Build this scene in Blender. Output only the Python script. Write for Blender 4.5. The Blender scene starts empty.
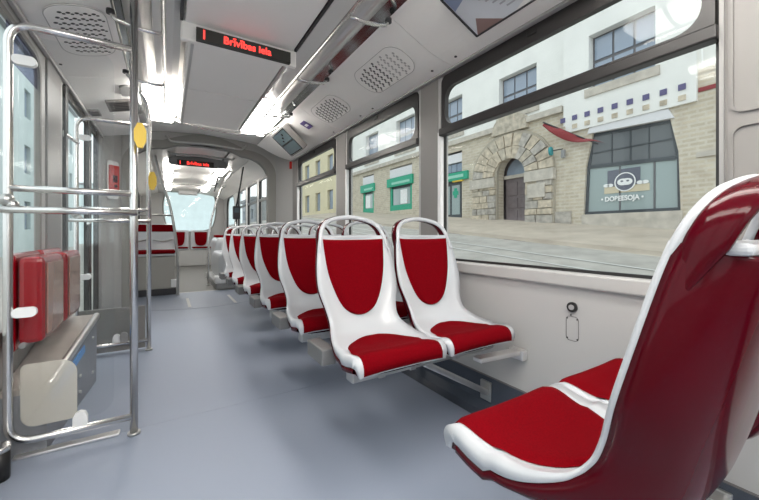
import bpy, bmesh, math, random
from mathutils import Vector, Matrix
random.seed(7)
SC = bpy.context.scene
COL = SC.collection

# ------------------------------------------------------------------ camera
FPX = 346.0
cam_d = bpy.data.cameras.new('camera')
cam = bpy.data.objects.new('camera', cam_d)
COL.objects.link(cam)
cam_d.sensor_width = 36.0
cam_d.lens = 36.0 * FPX / 759.0
cam_d.shift_y = -17.0 / 759.0
cam_d.clip_start = 0.02
cam_d.clip_end = 300
cam.location = (0, 0, 0.95)
cam.rotation_euler = (math.radians(90), 0, -math.atan2(212.5, FPX))
SC.camera = cam

# ------------------------------------------------------------------ sky and exposure
world = bpy.data.worlds.new('overcast_sky')
SC.world = world
world.use_nodes = True
bg = world.node_tree.nodes['Background']
bg.inputs[0].default_value = (0.90, 0.97, 1.0, 1)
bg.inputs[1].default_value = 1.0
SC.view_settings.view_transform = 'Standard'
SC.view_settings.look = 'None'
SC.view_settings.gamma = 1.0
SC.view_settings.use_curve_mapping = False
SC.view_settings.exposure = 0.62
LAMP_LIT = 11.5       # emission of the lit ceiling lamps

# ------------------------------------------------------------------ materials
MATS = {}
def mat(name, col, rough=0.5, metal=0.0, coat=0.0, noise=None, bump=None, emit=0.0, spec=0.5, sheen=0.0):
    """noise=(scale, amount) colour variation, bump=(scale, strength)"""
    m = bpy.data.materials.new(name); m.use_nodes = True
    nt = m.node_tree; b = nt.nodes['Principled BSDF']
    b.inputs['Base Color'].default_value = (*col, 1)
    b.inputs['Roughness'].default_value = rough
    b.inputs['Metallic'].default_value = metal
    b.inputs['Coat Weight'].default_value = coat
    b.inputs['Coat Roughness'].default_value = 0.06
    b.inputs['Specular IOR Level'].default_value = spec
    b.inputs['Sheen Weight'].default_value = sheen
    if emit:
        b.inputs['Emission Color'].default_value = (*col, 1)
        b.inputs['Emission Strength'].default_value = emit
    tc = nt.nodes.new('ShaderNodeTexCoord')
    if noise:
        n = nt.nodes.new('ShaderNodeTexNoise'); n.inputs['Scale'].default_value = noise[0]
        n.inputs['Detail'].default_value = 4
        r = nt.nodes.new('ShaderNodeValToRGB')
        a = noise[1]
        r.color_ramp.elements[0].position = 0.3; r.color_ramp.elements[1].position = 0.7
        r.color_ramp.elements[0].color = (*[max(0, c * (1 - a)) for c in col], 1)
        r.color_ramp.elements[1].color = (*[min(1, c * (1 + a)) for c in col], 1)
        nt.links.new(tc.outputs['Object'], n.inputs['Vector'])
        nt.links.new(n.outputs['Fac'], r.inputs[0]); nt.links.new(r.outputs[0], b.inputs['Base Color'])
    if bump:
        n2 = nt.nodes.new('ShaderNodeTexNoise'); n2.inputs['Scale'].default_value = bump[0]
        bp = nt.nodes.new('ShaderNodeBump'); bp.inputs['Strength'].default_value = bump[1]
        bp.inputs['Distance'].default_value = 0.004
        nt.links.new(tc.outputs['Object'], n2.inputs['Vector'])
        nt.links.new(n2.outputs['Fac'], bp.inputs['Height']); nt.links.new(bp.outputs[0], b.inputs['Normal'])
    MATS[name] = m
    return m

def glass(name, tint, gloss=0.08, rough=0.02):
    m = bpy.data.materials.new(name); m.use_nodes = True
    nt = m.node_tree; nt.nodes.clear()
    o = nt.nodes.new('ShaderNodeOutputMaterial'); mx = nt.nodes.new('ShaderNodeMixShader')
    t = nt.nodes.new('ShaderNodeBsdfTransparent'); g = nt.nodes.new('ShaderNodeBsdfGlossy')
    t.inputs[0].default_value = (*tint, 1); g.inputs['Roughness'].default_value = rough
    mx.inputs[0].default_value = gloss
    nt.links.new(t.outputs[0], mx.inputs[1]); nt.links.new(g.outputs[0], mx.inputs[2]); nt.links.new(mx.outputs[0], o.inputs[0])
    MATS[name] = m
    return m

def brickmat(name, c1, c2, cm, scale, bw, bh, rough=0.85, axis='YZ', mortar=0.03):
    m = bpy.data.materials.new(name); m.use_nodes = True
    nt = m.node_tree; b = nt.nodes['Principled BSDF']; b.inputs['Roughness'].default_value = rough
    tc = nt.nodes.new('ShaderNodeTexCoord'); sp = nt.nodes.new('ShaderNodeSeparateXYZ'); cb = nt.nodes.new('ShaderNodeCombineXYZ')
    nt.links.new(tc.outputs['Object'], sp.inputs[0])
    nt.links.new(sp.outputs[axis[0]], cb.inputs['X']); nt.links.new(sp.outputs[axis[1]], cb.inputs['Y'])
    br = nt.nodes.new('ShaderNodeTexBrick')
    br.inputs['Color1'].default_value = (*c1, 1); br.inputs['Color2'].default_value = (*c2, 1); br.inputs['Mortar'].default_value = (*cm, 1)
    br.inputs['Scale'].default_value = scale; br.inputs['Brick Width'].default_value = bw; br.inputs['Row Height'].default_value = bh
    br.inputs['Mortar Size'].default_value = mortar
    nt.links.new(cb.outputs[0], br.inputs['Vector'])
    n = nt.nodes.new('ShaderNodeTexNoise'); n.inputs['Scale'].default_value = 3.0; n.inputs['Detail'].default_value = 5
    nt.links.new(tc.outputs['Object'], n.inputs['Vector'])
    mx = nt.nodes.new('ShaderNodeMixRGB'); mx.blend_type = 'OVERLAY'; mx.inputs[0].default_value = 0.35
    nt.links.new(br.outputs[0], mx.inputs[1]); nt.links.new(n.outputs['Fac'], mx.inputs[2])
    nt.links.new(mx.outputs[0], b.inputs['Base Color'])
    bp = nt.nodes.new('ShaderNodeBump'); bp.inputs['Strength'].default_value = 0.5; bp.inputs['Distance'].default_value = 0.03
    nt.links.new(br.outputs['Fac'], bp.inputs['Height']); bp.invert = True
    nt.links.new(bp.outputs[0], b.inputs['Normal'])
    MATS[name] = m
    return m

mat('seat_white', (0.475, 0.49, 0.515), 0.28, coat=0.2)
mat('red_fabric', (0.145, 0.0, 0.003), 0.9, noise=(260, 0.16), bump=(900, 0.25), spec=0.06)
mat('red_gloss', (0.06, 0.0002, 0.004), 0.10, coat=0.0, spec=0.18)
mat('wall_white', (0.425, 0.418, 0.41), 0.4)
mat('ceiling_white', (0.93, 0.91, 0.885), 0.45)
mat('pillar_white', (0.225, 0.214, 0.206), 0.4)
mat('pure_white', (0.80, 0.80, 0.80), 0.4)
mat('steel', (0.74, 0.73, 0.72), 0.24, metal=1.0)
mat('steel_dull', (0.50, 0.50, 0.49), 0.38, metal=0.9)
mat('steel_grey', (0.20, 0.20, 0.20), 0.45, metal=0.5)
mat('silver', (0.72, 0.71, 0.70), 0.30, metal=0.85)
mat('mirror_dark', (0.34, 0.36, 0.36), 0.12, metal=0.9)
mat('black_rubber', (0.014, 0.013, 0.013), 0.45)
mat('dark_frame', (0.022, 0.020, 0.020), 0.35)
mat('dark_metal', (0.05, 0.05, 0.055), 0.4, metal=0.4)
mat('grey_rubber', (0.25, 0.245, 0.23), 0.6)
mat('grey_plastic', (0.30, 0.30, 0.30), 0.5)
mat('box_grey', (0.24, 0.25, 0.27), 0.45, noise=(30, .06))
mat('podium_grey', (0.36, 0.35, 0.32), 0.5)
mat('seam', (0.16, 0.15, 0.15), 0.7)
mat('floor_vinyl', (0.265, 0.30, 0.375), 0.50, noise=(420, 0.13), bump=(700, 0.12))
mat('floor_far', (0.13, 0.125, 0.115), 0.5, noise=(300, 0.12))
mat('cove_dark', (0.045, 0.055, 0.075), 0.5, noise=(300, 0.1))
mat('ledge_top', (0.42, 0.38, 0.35), 0.3, noise=(12, .1))
mat('yellow', (0.78, 0.52, 0.04), 0.4)
mat('red_box', (0.55, 0.02, 0.015), 0.4)
mat('blue_tape', (0.12, 0.32, 0.68), 0.5)
mat('led_board', (0.035, 0.035, 0.03), 0.4)
mat('led_red', (1.0, 0.05, 0.04), 0.5, emit=1.2)
mat('lamp_lit', (1.0, 0.96, 0.90), 0.5, emit=LAMP_LIT)
mat('lamp_front', (1.0, 0.96, 0.90), 0.5, emit=LAMP_LIT * 1.2)
mat('diffuser', (0.78, 0.77, 0.76), 0.25)
mat('screen_teal', (0.035, 0.05, 0.06), 0.15)
mat('screen_pale', (0.10, 0.14, 0.16), 0.2)
mat('red_shell', (0.30, 0.003, 0.01), 0.2)
mat('acrylic_brown', (0.40, 0.22, 0.17), 0.12, coat=.5)
mat('rim_grey', (0.48, 0.46, 0.45), 0.6)
mat('poster_paper', (0.56, 0.59, 0.64), 0.3, noise=(3, .12))
mat('poster_blue', (0.22, 0.27, 0.40), 0.3)
mat('poster_grey', (0.32, 0.33, 0.37), 0.3)
mat('poster_brown', (0.23, 0.15, 0.14), 0.3)
mat('poster_white', (0.66, 0.66, 0.66), 0.3)
mat('violet_sign', (0.09, 0.06, 0.22), 0.4)
mat('tape_grey', (0.50, 0.50, 0.56), 0.5)
# outside
mat('render_white', (0.82, 0.82, 0.79), 0.9, noise=(1.2, .05), bump=(20, .2))
brickmat('yellow_stone', (0.60, 0.53, 0.41), (0.50, 0.44, 0.34), (0.60, 0.55, 0.46), 1.0, 0.36, 0.13)
mat('stone_a', (0.48, 0.43, 0.35), 0.9, noise=(5, .3), bump=(9, .6))
mat('stone_b', (0.54, 0.47, 0.37), 0.9, noise=(5, .3), bump=(9, .6))
mat('stone_c', (0.43, 0.40, 0.36), 0.9, noise=(5, .3), bump=(9, .6))
mat('stone_band', (0.53, 0.49, 0.43), 0.85, noise=(4, .15))
mat('stone_joint', (0.42, 0.38, 0.31), 0.9)
mat('door_wood', (0.17, 0.14, 0.145), 0.6, noise=(6, .12))
mat('window_pane', (0.27, 0.33, 0.42), 0.08, spec=0.9)
mat('shop_pane', (0.34, 0.41, 0.41), 0.06, spec=0.9)  # paleness of the reflections is put into the base colour
mat('shop_dark', (0.15, 0.16, 0.17), 0.1)
mat('shop_frame', (0.06, 0.07, 0.08), 0.5)
mat('window_frame_grey', (0.12, 0.12, 0.13), 0.5)
mat('shop_white', (0.72, 0.72, 0.74), 0.6)
mat('sign_green', (0.02, 0.36, 0.22), 0.5)
mat('sign_green_pale', (0.30, 0.62, 0.50), 0.5)
mat('cream_board', (0.62, 0.55, 0.40), 0.6)
mat('print_white', (0.85, 0.86, 0.86), 0.5)
mat('print_grey', (0.13, 0.14, 0.18), 0.5)
mat('flag_red', (0.28, 0.045, 0.05), 0.8)
mat('slate_blue', (0.11, 0.10, 0.22), 0.6)
mat('asphalt', (0.40, 0.385, 0.355), 0.9, noise=(2.0, .15))
mat('paving', (0.47, 0.41, 0.34), 0.9, noise=(1.5, .12))
mat('paint_white', (0.62, 0.62, 0.60), 0.8)
mat('plaster_yellow', (0.70, 0.63, 0.44), 0.9, noise=(1, .06))
mat('plaster_pale', (0.58, 0.66, 0.66), 0.9, noise=(1, .05))
mat('plaster_grey', (0.33, 0.35, 0.37), 0.9, noise=(1, .08))
mat('roof_grey', (0.25, 0.26, 0.27), 0.8)
mat('leaf_green', (0.10, 0.17, 0.07), 0.8, noise=(3, .4))
mat('sign_teal', (0.03, 0.30, 0.33), 0.5)
glass('tram_glass', (0.98, 0.99, 0.985), 0.012)
glass('screen_glass', (0.97, 0.98, 0.98), 0.03)
glass('film_glass', (0.62, 0.62, 0.72), 0.05)
def frosted(name, col, fac):
    m = bpy.data.materials.new(name); m.use_nodes = True
    nt = m.node_tree; nt.nodes.clear()
    o = nt.nodes.new('ShaderNodeOutputMaterial'); mx = nt.nodes.new('ShaderNodeMixShader')
    t = nt.nodes.new('ShaderNodeBsdfTransparent'); g = nt.nodes.new('ShaderNodeBsdfDiffuse'); g.inputs[0].default_value = (*col, 1)
    mx.inputs[0].default_value = fac
    nt.links.new(t.outputs[0], mx.inputs[1]); nt.links.new(g.outputs[0], mx.inputs[2]); nt.links.new(mx.outputs[0], o.inputs[0])
    MATS[name] = m
frosted('frost_panel', (0.78, 0.72, 0.64), .45)

# ------------------------------------------------------------------ mesh builder
class MB:
    def __init__(s): s.bm = bmesh.new()
    def box(s, a, b, bev=0.0, seg=2, M=None):
        a = Vector(a); b = Vector(b); c = (a + b) / 2; d = b - a
        mt = Matrix.Translation(c) @ Matrix.Diagonal((abs(d.x), abs(d.y), abs(d.z), 1))
        r = bmesh.ops.create_cube(s.bm, size=1, matrix=mt)
        vs = r['verts']
        if bev > 0:
            es = list({e for v in vs for e in v.link_edges})
            rb = bmesh.ops.bevel(s.bm, geom=es, offset=bev, segments=seg, affect='EDGES', profile=0.5)
            vs = list({v for f in rb['faces'] for v in f.verts} | {v for v in vs if v.is_valid})
        if M: bmesh.ops.transform(s.bm, matrix=M, verts=[v for v in vs if v.is_valid])
        return s
    def bar(s, p, q, w, h, up=(0, 0, 1), bev=0.0):
        """rectangular bar from p to q, w sideways, h along up"""
        p = Vector(p); q = Vector(q); d = (q - p); L = d.length; d.normalize()
        side = d.cross(Vector(up)).normalized(); u2 = side.cross(d).normalized()
        M = Matrix((( *[side.x, d.x, u2.x], 0), (*[side.y, d.y, u2.y], 0), (*[side.z, d.z, u2.z], 0), (0, 0, 0, 1)))
        M = Matrix.Translation((p + q) / 2) @ M
        return s.box((-w / 2, -L / 2, -h / 2), (w / 2, L / 2, h / 2), bev, 2, M)
    def tube(s, pts, r, n=12, closed=False, ry=None, ref=None, cap=True, taper=None):
        """sweep a circle (or ellipse r x ry, ry along ref) along pts"""
        pts = [Vector(p) for p in pts]; N = len(pts); rings = []
        prev = None
        for i, p in enumerate(pts):
            if closed: t = pts[(i + 1) % N] - pts[i - 1]
            else: t = pts[min(i + 1, N - 1)] - pts[max(i - 1, 0)]
            t.normalize()
            if ref is not None: v = Vector(ref)
            elif prev is not None: v = prev
            else: v = Vector((0, 0, 1)) if abs(t.z) < 0.9 else Vector((1, 0, 0))
            v = (v - t * v.dot(t)).normalized(); prev = v
            u = t.cross(v); g = taper(p) if taper else 1.0
            ring = [s.bm.verts.new(p + u * (g * r * math.cos(2 * math.pi * k / n)) + v * (g * (ry or r) * math.sin(2 * math.pi * k / n))) for k in range(n)]
            rings.append(ring)
        rng = range(N) if closed else range(N - 1)
        for i in rng:
            a, b = rings[i], rings[(i + 1) % N]
            for k in range(n):
                f = s.bm.faces.new((a[k], a[(k + 1) % n], b[(k + 1) % n], b[k])); f.smooth = True
        if cap and not closed:
            s.bm.faces.new(rings[0][::-1]); s.bm.faces.new(rings[-1])
        return s
    def cyl(s, p, q, r, n=16): return s.tube([p, q], r, n)
    def plate(s, outer, holes, O, ea, eb, th, en=None):
        """flat plate with holes: (a,b) outline -> O + a*ea + b*eb, thickness th along en"""
        O = Vector(O); ea = Vector(ea); eb = Vector(eb); en = Vector(en) if en else ea.cross(eb).normalized()
        tmp = bmesh.new(); edges = []
        for loop in [outer] + list(holes):
            vs = [tmp.verts.new((a, b, 0)) for a, b in loop]
            for i in range(len(vs)): edges.append(tmp.edges.new((vs[i], vs[(i + 1) % len(vs)])))
        bmesh.ops.triangle_fill(tmp, use_beauty=True, use_dissolve=False, edges=edges)
        tmp.verts.index_update()
        co = [O + ea * v.co.x + eb * v.co.y for v in tmp.verts]
        A = [s.bm.verts.new(c) for c in co]; B = [s.bm.verts.new(c + en * th) for c in co]
        for f in tmp.faces:
            ix = [v.index for v in f.verts]
            s.bm.faces.new([A[i] for i in ix]); s.bm.faces.new([B[i] for i in ix[::-1]])
        for e in tmp.edges:
            if len(e.link_faces) == 1:
                i, j = e.verts[0].index, e.verts[1].index
                s.bm.faces.new((A[i], A[j], B[j], B[i]))
        tmp.free()
        return s
    def strip(s, prof, y0, y1, th=0.0, ny=1):
        """profile [(x,z)] extruded along y, with thickness th upwards/outwards"""
        P = list(prof)
        if th: P = P + [(x, z + th) for x, z in reversed(prof)]
        a = [s.bm.verts.new((x, y0, z)) for x, z in P]; b = [s.bm.verts.new((x, y1, z)) for x, z in P]
        n = len(P); rng = range(n) if th else range(n - 1)
        for i in rng: s.bm.faces.new((a[i], a[(i + 1) % n], b[(i + 1) % n], b[i]))
        if th: s.bm.faces.new(a[::-1]); s.bm.faces.new(b)
        return s
    def loft(s, secs, closed=True, cap=True, smooth=True):
        R = [[s.bm.verts.new(p) for p in sec] for sec in secs]; n = len(R[0])
        for i in range(len(R) - 1):
            for k in range(n if closed else n - 1):
                f = s.bm.faces.new((R[i][k], R[i][(k + 1) % n], R[i + 1][(k + 1) % n], R[i + 1][k])); f.smooth = smooth
        if cap and closed:
            s.bm.faces.new(R[0][::-1]); s.bm.faces.new(R[-1])
        return s
    def mesh(s, name, m):
        bmesh.ops.recalc_face_normals(s.bm, faces=s.bm.faces[:])
        me = bpy.data.meshes.new(name); s.bm.to_mesh(me); s.bm.free()
        me.materials.append(MATS[m]); return me
    def build(s, name, m, parent=None, **k):
        o = bpy.data.objects.new(name, s.mesh(name, m)); COL.objects.link(o)
        if parent: o.parent = parent
        tag(o, **k)
        return o

def tag(o, label=None, cat=None, group=None, kind=None):
    if label: o['label'] = label
    if cat: o['category'] = cat
    if group: o['group'] = group
    if kind: o['kind'] = kind
    return o
def empty(name, loc=(0, 0, 0), **k):
    o = bpy.data.objects.new(name, None); COL.objects.link(o); o.location = loc; o.empty_display_size = .1
    return tag(o, **k)
def inst(name, me, parent, loc=(0, 0, 0), rz=0.0):
    o = bpy.data.objects.new(name, me); COL.objects.link(o); o.parent = parent; o.location = loc; o.rotation_euler = (0, 0, rz)
    return o
def rrect(a0, b0, a1, b1, r, n=6):
    rs = r if isinstance(r, (tuple, list)) else (r,) * 4     # corners: a0b0, a1b0, a1b1, a0b1
    out = []
    for (ca, cb, st), rr in zip(((a0, b0, 180), (a1, b0, 270), (a1, b1, 0), (a0, b1, 90)), rs):
        if rr <= 0: out.append((ca, cb)); continue
        x = ca + (rr if ca == a0 else -rr); y = cb + (rr if cb == b0 else -rr)
        for k in range(n + 1):
            t = math.radians(st + 90 * k / n); out.append((x + rr * math.cos(t), y + rr * math.sin(t)))
    return out
def fillet(pts, r, n=6, closed=False):
    pts = [Vector(p) for p in pts]; N = len(pts); out = []
    for i, p in enumerate(pts):
        if not closed and i in (0, N - 1): out.append(p); continue
        a = (pts[i - 1] - p); b = (pts[(i + 1) % N] - p)
        d = min(r, a.length * .49, b.length * .49); a.normalize(); b.normalize()
        p0 = p + a * d; p2 = p + b * d
        for k in range(n + 1):
            t = k / n; out.append(p0 * (1 - t) ** 2 + p * 2 * t * (1 - t) + p2 * t * t)
    return out
def catmull(P, n=6):
    P = [Vector(p) for p in P]; out = []
    for i in range(len(P) - 1):
        p0 = P[max(i - 1, 0)]; p1 = P[i]; p2 = P[i + 1]; p3 = P[min(i + 2, len(P) - 1)]
        for k in range(n):
            t = k / n
            out.append(.5 * ((2 * p1) + (p2 - p0) * t + (2 * p0 - 5 * p1 + 4 * p2 - p3) * t * t + (-p0 + 3 * p1 - 3 * p2 + p3) * t ** 3))
    out.append(P[-1]); return out
def text(name, body, size, m, parent, O, ea, eb, depth=0.002, align='LEFT', bold=0.0, sx=1.0):
    """flat lettering: baseline origin O, reading along ea, up eb"""
    cu = bpy.data.curves.new(name, 'FONT'); cu.body = body; cu.size = size; cu.extrude = depth; cu.align_x = align; cu.offset = bold
    t = bpy.data.objects.new('tmp_text', cu); COL.objects.link(t)
    dg = bpy.context.evaluated_depsgraph_get()
    me = bpy.data.meshes.new_from_object(t.evaluated_get(dg))
    bpy.data.objects.remove(t)
    ea = Vector(ea).normalized(); eb = Vector(eb).normalized(); en = ea.cross(eb); O = Vector(O)
    for v in me.vertices: v.co = O + ea * (v.co.x * sx) + eb * v.co.y + en * v.co.z
    me.materials.clear(); me.materials.append(MATS[m])
    o = bpy.data.objects.new(name, me); COL.objects.link(o); o.parent = parent
    return o
YZ = dict(ea=(0, 1, 0), eb=(0, 0, 1))

XL, XR = -0.60, 1.45          # inner faces of the side walls
Y0, YA = -2.6, 4.75           # near saloon: back end, last straight bit before the articulation
YE = 11.8                     # far end

# ------------------------------------------------------------------ floor
fl = MB().box((XL - .05, Y0 - .05, -.06), (XR + .05, YE + .4, -.012)).build('floor', 'seam', kind='structure')
def sheet(x0, x1, y0, y1, m='floor_vinyl', top=0.0):
    return MB().box((x0, y0, -.0119), (x1, y1, top)).build('floor_sheet', m, fl)
sheet(XL, XR, Y0, 2.048)
sheet(XL, XR, 2.050, 4.35)
# turntable of the articulation: rounded sheet, ring seam, far sheets
tc = (0.42, 6.05)
arc = [(tc[0] + 1.13 * math.cos(math.radians(a)), tc[1] + 1.13 * math.sin(math.radians(a))) for a in range(215, 326, 5)]
o1 = [(XL, 4.352), (XR, 4.352), (XR, arc[-1][1])] + arc[::-1] + [(XL, arc[0][1])]
MB().plate(o1, [], (0, 0, -.0119), (1, 0, 0), (0, 1, 0), .0119).build('floor_sheet', 'floor_vinyl', fl)
arc2 = [(tc[0] + 1.118 * math.cos(math.radians(a)), tc[1] + 1.118 * math.sin(math.radians(a))) for a in range(215, 326, 5)]
MB().plate(arc2 + [(arc2[-1][0], 6.3), (arc2[0][0], 6.3)], [], (0, 0, -.0119), (1, 0, 0), (0, 1, 0), .0119).build('turntable_sheet', 'floor_vinyl', fl)
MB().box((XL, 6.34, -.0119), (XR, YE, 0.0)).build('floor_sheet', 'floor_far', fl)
MB().box((XL, 6.302, -.0119), (XR, 6.338, 0.002)).build('metal_strip', 'steel_dull', fl)
for x in (.25, .80):
    MB().box((x - .018, 5.05, 0), (x + .018, 5.75, .002)).build('floor_mark', 'paint_white', fl)
MB().box((-.55, 2.02, 0), (-.19, 2.065, .012), .004).build('floor_edge_strip', 'silver', fl)

# ------------------------------------------------------------------ right wall, windows
WZ0, WZ1, BARZ = 0.785, 1.92, 1.575
wins = [(-2.3, -1.25), (-.98, .02), (.361, 1.631), (1.851, 2.948), (3.198, 4.384)]
outer = [(Y0, 0), (YA, 0), (YA, 2.2), (Y0, 2.2)]
holes = [rrect(a, WZ0, b, WZ1, .05) for a, b in wins]
wr = MB().plate(outer, holes, (XR, 0, 0), (0, 1, 0), (0, 0, 1), .06, (1, 0, 0)).build('wall_right', 'wall_white', kind='structure')
MB().box((XR - .022, Y0, .724), (XR, YA, .783), .008).build('sill_ledge', 'wall_white', wr)
MB().box((XR - .004, Y0, .19), (XR + .004, YA, .196)).build('lower_seam', 'seam', wr)
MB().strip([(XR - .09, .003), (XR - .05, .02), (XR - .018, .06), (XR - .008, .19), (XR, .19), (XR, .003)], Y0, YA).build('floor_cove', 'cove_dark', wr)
# inspection socket and flap
MB().cyl((XR - .002, .811, .64), (XR - .012, .811, .64), .021).build('socket_ring', 'black_rubber', wr)
MB().cyl((XR - .011, .811, .64), (XR - .016, .811, .64), .011).build('socket_pin', 'grey_plastic', wr)
MB().plate(rrect(.787, .497, .841, .600, .016), [rrect(.789, .499, .839, .598, .014)], (XR, 0, 0), (0, 1, 0), (0, 0, 1), .0015, (-1, 0, 0)).build('inspection_flap', 'seam', wr)
for yy, zz in ((.793, .59), (.835, .59), (.793, .507), (.835, .507), (.82, .605)):
    MB().cyl((XR, yy, zz), (XR - .003, yy, zz), .003, 8).build('screw', 'black_rubber', wr)
# pillar covers between the windows
for a, b in ((1.631, 1.851), (2.948, 3.198), (4.384, 4.62)):
    MB().box((XR - .006, a + .024, WZ0), (XR + .002, b - .024, 1.93), .004).build('pillar_cover', 'pillar_white', wr)
    MB().box((XR - .008, a - .004, WZ0), (XR + .03, a + .022, BARZ)).build('jamb_strip', 'pure_white', wr)
# broad pillar beside the near seat with pressed panels
MB().box((XR - .03, -.02, .785), (XR + .01, .345, 1.96), .01).build('broad_pillar', 'pillar_white', wr)
for za, zb in ((.83, 1.265), (1.30, 1.93)):
    MB().plate(rrect(.02, za, .328, zb, .03), [rrect(.026, za + .006, .322, zb - .006, .025)], (XR - .031, 0, 0), (0, 1, 0), (0, 0, 1), .006, (-1, 0, 0)).build('pressed_panel_rim', 'pillar_white', wr)

def side_window(n, a, b, X, sgn, parent_kind='structure'):
    """black gasket, tilting top sash with rounded corners, lower pane"""
    w = empty('window_%d' % n, (0, 0, 0), kind=parent_kind)
    en = (sgn, 0, 0)
    MB().plate(rrect(a, WZ0, b, WZ1, .05), [rrect(a + .012, WZ0 + .012, b - .010, WZ1 - .012, .045)], (X + sgn * .018, 0, 0), (0, 1, 0), (0, 0, 1), .02, en).build('gasket', 'black_rubber', w)
    MB().plate(rrect(a + .008, BARZ - .02, b - .008, WZ1 - .008, .04), [rrect(a + .04, BARZ + .03, b - .04, WZ1 - .085, .07)], (X - sgn * .004, 0, 0), (0, 1, 0), (0, 0, 1), .03, en).build('sash_frame', 'dark_frame', w)
    MB().box((X - sgn * .022, a + .0, BARZ - .028), (X + sgn * .03, b - .0, BARZ + .018), .006).build('transom_bar', 'dark_frame', w)
    MB().box((X - sgn * .012, (a + b) / 2 - .02, WZ1 - .05), (X + sgn * .0, (a + b) / 2 + .03, WZ1 - .025), .004).build('catch', 'black_rubber', w)
    MB().box((X + sgn * .030, a + .012, BARZ), (X + sgn * .034, b - .012, WZ1 - .012)).build('upper_pane', 'tram_glass', w)
    MB().box((X + sgn * .034, a + .012, WZ0 + .012), (X + sgn * .038, b - .012, BARZ)).build('lower_pane', 'tram_glass', w)
    return w
for i, (a, b) in enumerate(wins): side_window(i + 1, a, b, XR, 1)

# ------------------------------------------------------------------ left wall, windows, door
lw = [(-2.3, -1.2), (-.95, .15), (.12, 1.40), (1.50, 2.64)]
outer = [(Y0, 0), (3.10, 0), (3.10, 2.2), (Y0, 2.2)]
wl = MB().plate(outer, [rrect(a, (.80, .80, .06, .50)[i], b, 1.93, .12 if i != 2 else .04) for i, (a, b) in enumerate(lw)], (XL, 0, 0), (0, 1, 0), (0, 0, 1), .03, (-1, 0, 0)).build('wall_left', 'wall_white', kind='structure')
MB().plate([(4.46, 0), (4.98, 0), (4.98, 2.2), (4.46, 2.2)], [], (XL, 0, 0), (0, 1, 0), (0, 0, 1), .02, (-1, 0, 0)).build('end_panel', 'wall_white', wl)
MB().box((XL - .03, 3.10, 1.95), (XL, 4.46, 2.2)).build('door_header', 'wall_white', wl)
MB().box((XL - .004, 2.72, .05), (XL + .010, 3.02, 1.98), .006).build('pillar_cover', 'pillar_white', wl)
for i, (a, b) in enumerate(lw):
    z0 = (.80, .80, .06, .50)[i]
    w = empty('window_%d' % (i + 6) if i != 2 else 'door_2', (0, 0, 0), kind='structure')
    MB().plate(rrect(a, z0, b, 1.93, .12), [rrect(a + .028, z0 + .028, b - .028, 1.902, .10)], (XL + .003, 0, 0), (0, 1, 0), (0, 0, 1), .02, (-1, 0, 0)).build('gasket', 'grey_rubber', w)
    MB().box((XL - .016, a + .02, z0 + .02), (XL - .012, b - .02, 1.91)).build('pane', 'tram_glass', w)
    if i == 3:
        MB().box((XL - .011, 2.18, 1.74), (XL - .008, 2.62, 1.90)).build('tint_film', 'film_glass', w)
# double-leaf door
dr = empty('door_1', (XL, 3.14, 0), kind='structure')
def dpart(name, m, a, b, bev=0.0): return MB().box((a[0], a[1] - 3.14, a[2]), (b[0], b[1] - 3.14, b[2]), bev).build(name, m, dr)
for y, w_ in ((3.15, .07), (3.96, .05), (4.03, .05), (4.42, .06)):
    dpart('door_stile', 'dark_frame', (-.022, y - w_ / 2, .03), (.016, y + w_ / 2, 1.96), .004)
for ya, yb in ((3.19, 3.93), (4.06, 4.39)):
    dpart('door_pane', 'tram_glass', (-.014, ya, .10), (-.010, yb, 1.93))
    dpart('door_rail', 'dark_frame', (-.02, ya, .02), (.0, yb, .11))
    dpart('door_rail', 'dark_frame', (-.02, ya, 1.91), (.0, yb, 1.96))
dpart('push_handle', 'steel', (.002, 3.90, 1.02), (.03, 3.94, 1.07), .006)
dpart('push_handle', 'steel', (.002, 3.90, .55), (.03, 3.94, .60), .006)

# angled end panels either side of the articulation arch, and the arch itself
AY = 4.98
ar_o = []; ar_i = []
def arch_pts(x0, x1, z1, r, zb=0.0, sag=.06, n=14):
    """portal outline: two legs, rounded corners, slightly bowed top"""
    pts = [(x0, zb), (x1, zb)]
    for k in range(n + 1):
        t = math.radians(90 * k / n); pts.append((x1 - r + r * math.cos(t), z1 - sag - r * .8 + r * .8 * math.sin(t)))
    m = 12
    for k in range(1, m):
        q = k / m; x = x1 - r + (x0 + r - x1 + r) * q; pts.append((x, z1 - sag + sag * math.sin(math.pi * q)))
    for k in range(n + 1):
        t = math.radians(90 + 90 * k / n); pts.append((x0 + r + r * math.cos(t), z1 - sag - r * .8 + r * .8 * math.sin(t)))
    return pts
AO = arch_pts(-.45, 1.325, 2.215, .40, 0, .13); AI = arch_pts(-.378, 1.215, 2.11, .34, -.001, .12)
def notch(o, i):   # portal as one outline (outer, then back along the inner)
    return [o[0]] + [i[0]] + i[:1:-1] + [i[1]] + o[1:]
portal = [AO[0]] + [AI[0]] + list(reversed(AI[2:])) + [AI[1]] + AO[1:]
ap = empty('articulation_arch', (0.4, AY, 0), label='grey rubber portal arch of the articulation joint halfway down the tram', cat='arch')
MB().plate([(x - .4, z) for x, z in portal], [], (0, 0, 0), (1, 0, 0), (0, 0, 1), .10, (0, 1, 0)).build('portal_frame', 'grey_rubber', ap)
for k in range(5):        # bellows ribs beyond the portal
    d = .012 * (k % 2)
    A2 = arch_pts(-.43 + d, 1.36 - d, 2.21 - d, .38, 0, .12); B2 = arch_pts(-.50, 1.43, 2.285, .42, 0, .13)
    pl = [B2[0]] + [A2[0]] + list(reversed(A2[2:])) + [A2[1]] + B2[1:]
    MB().plate([(x - .4, z) for x, z in pl], [], (0, .10 + k * .10, 0), (1, 0, 0), (0, 0, 1), .09, (0, 1, 0)).build('bellows_rib', 'grey_plastic', ap)
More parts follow.
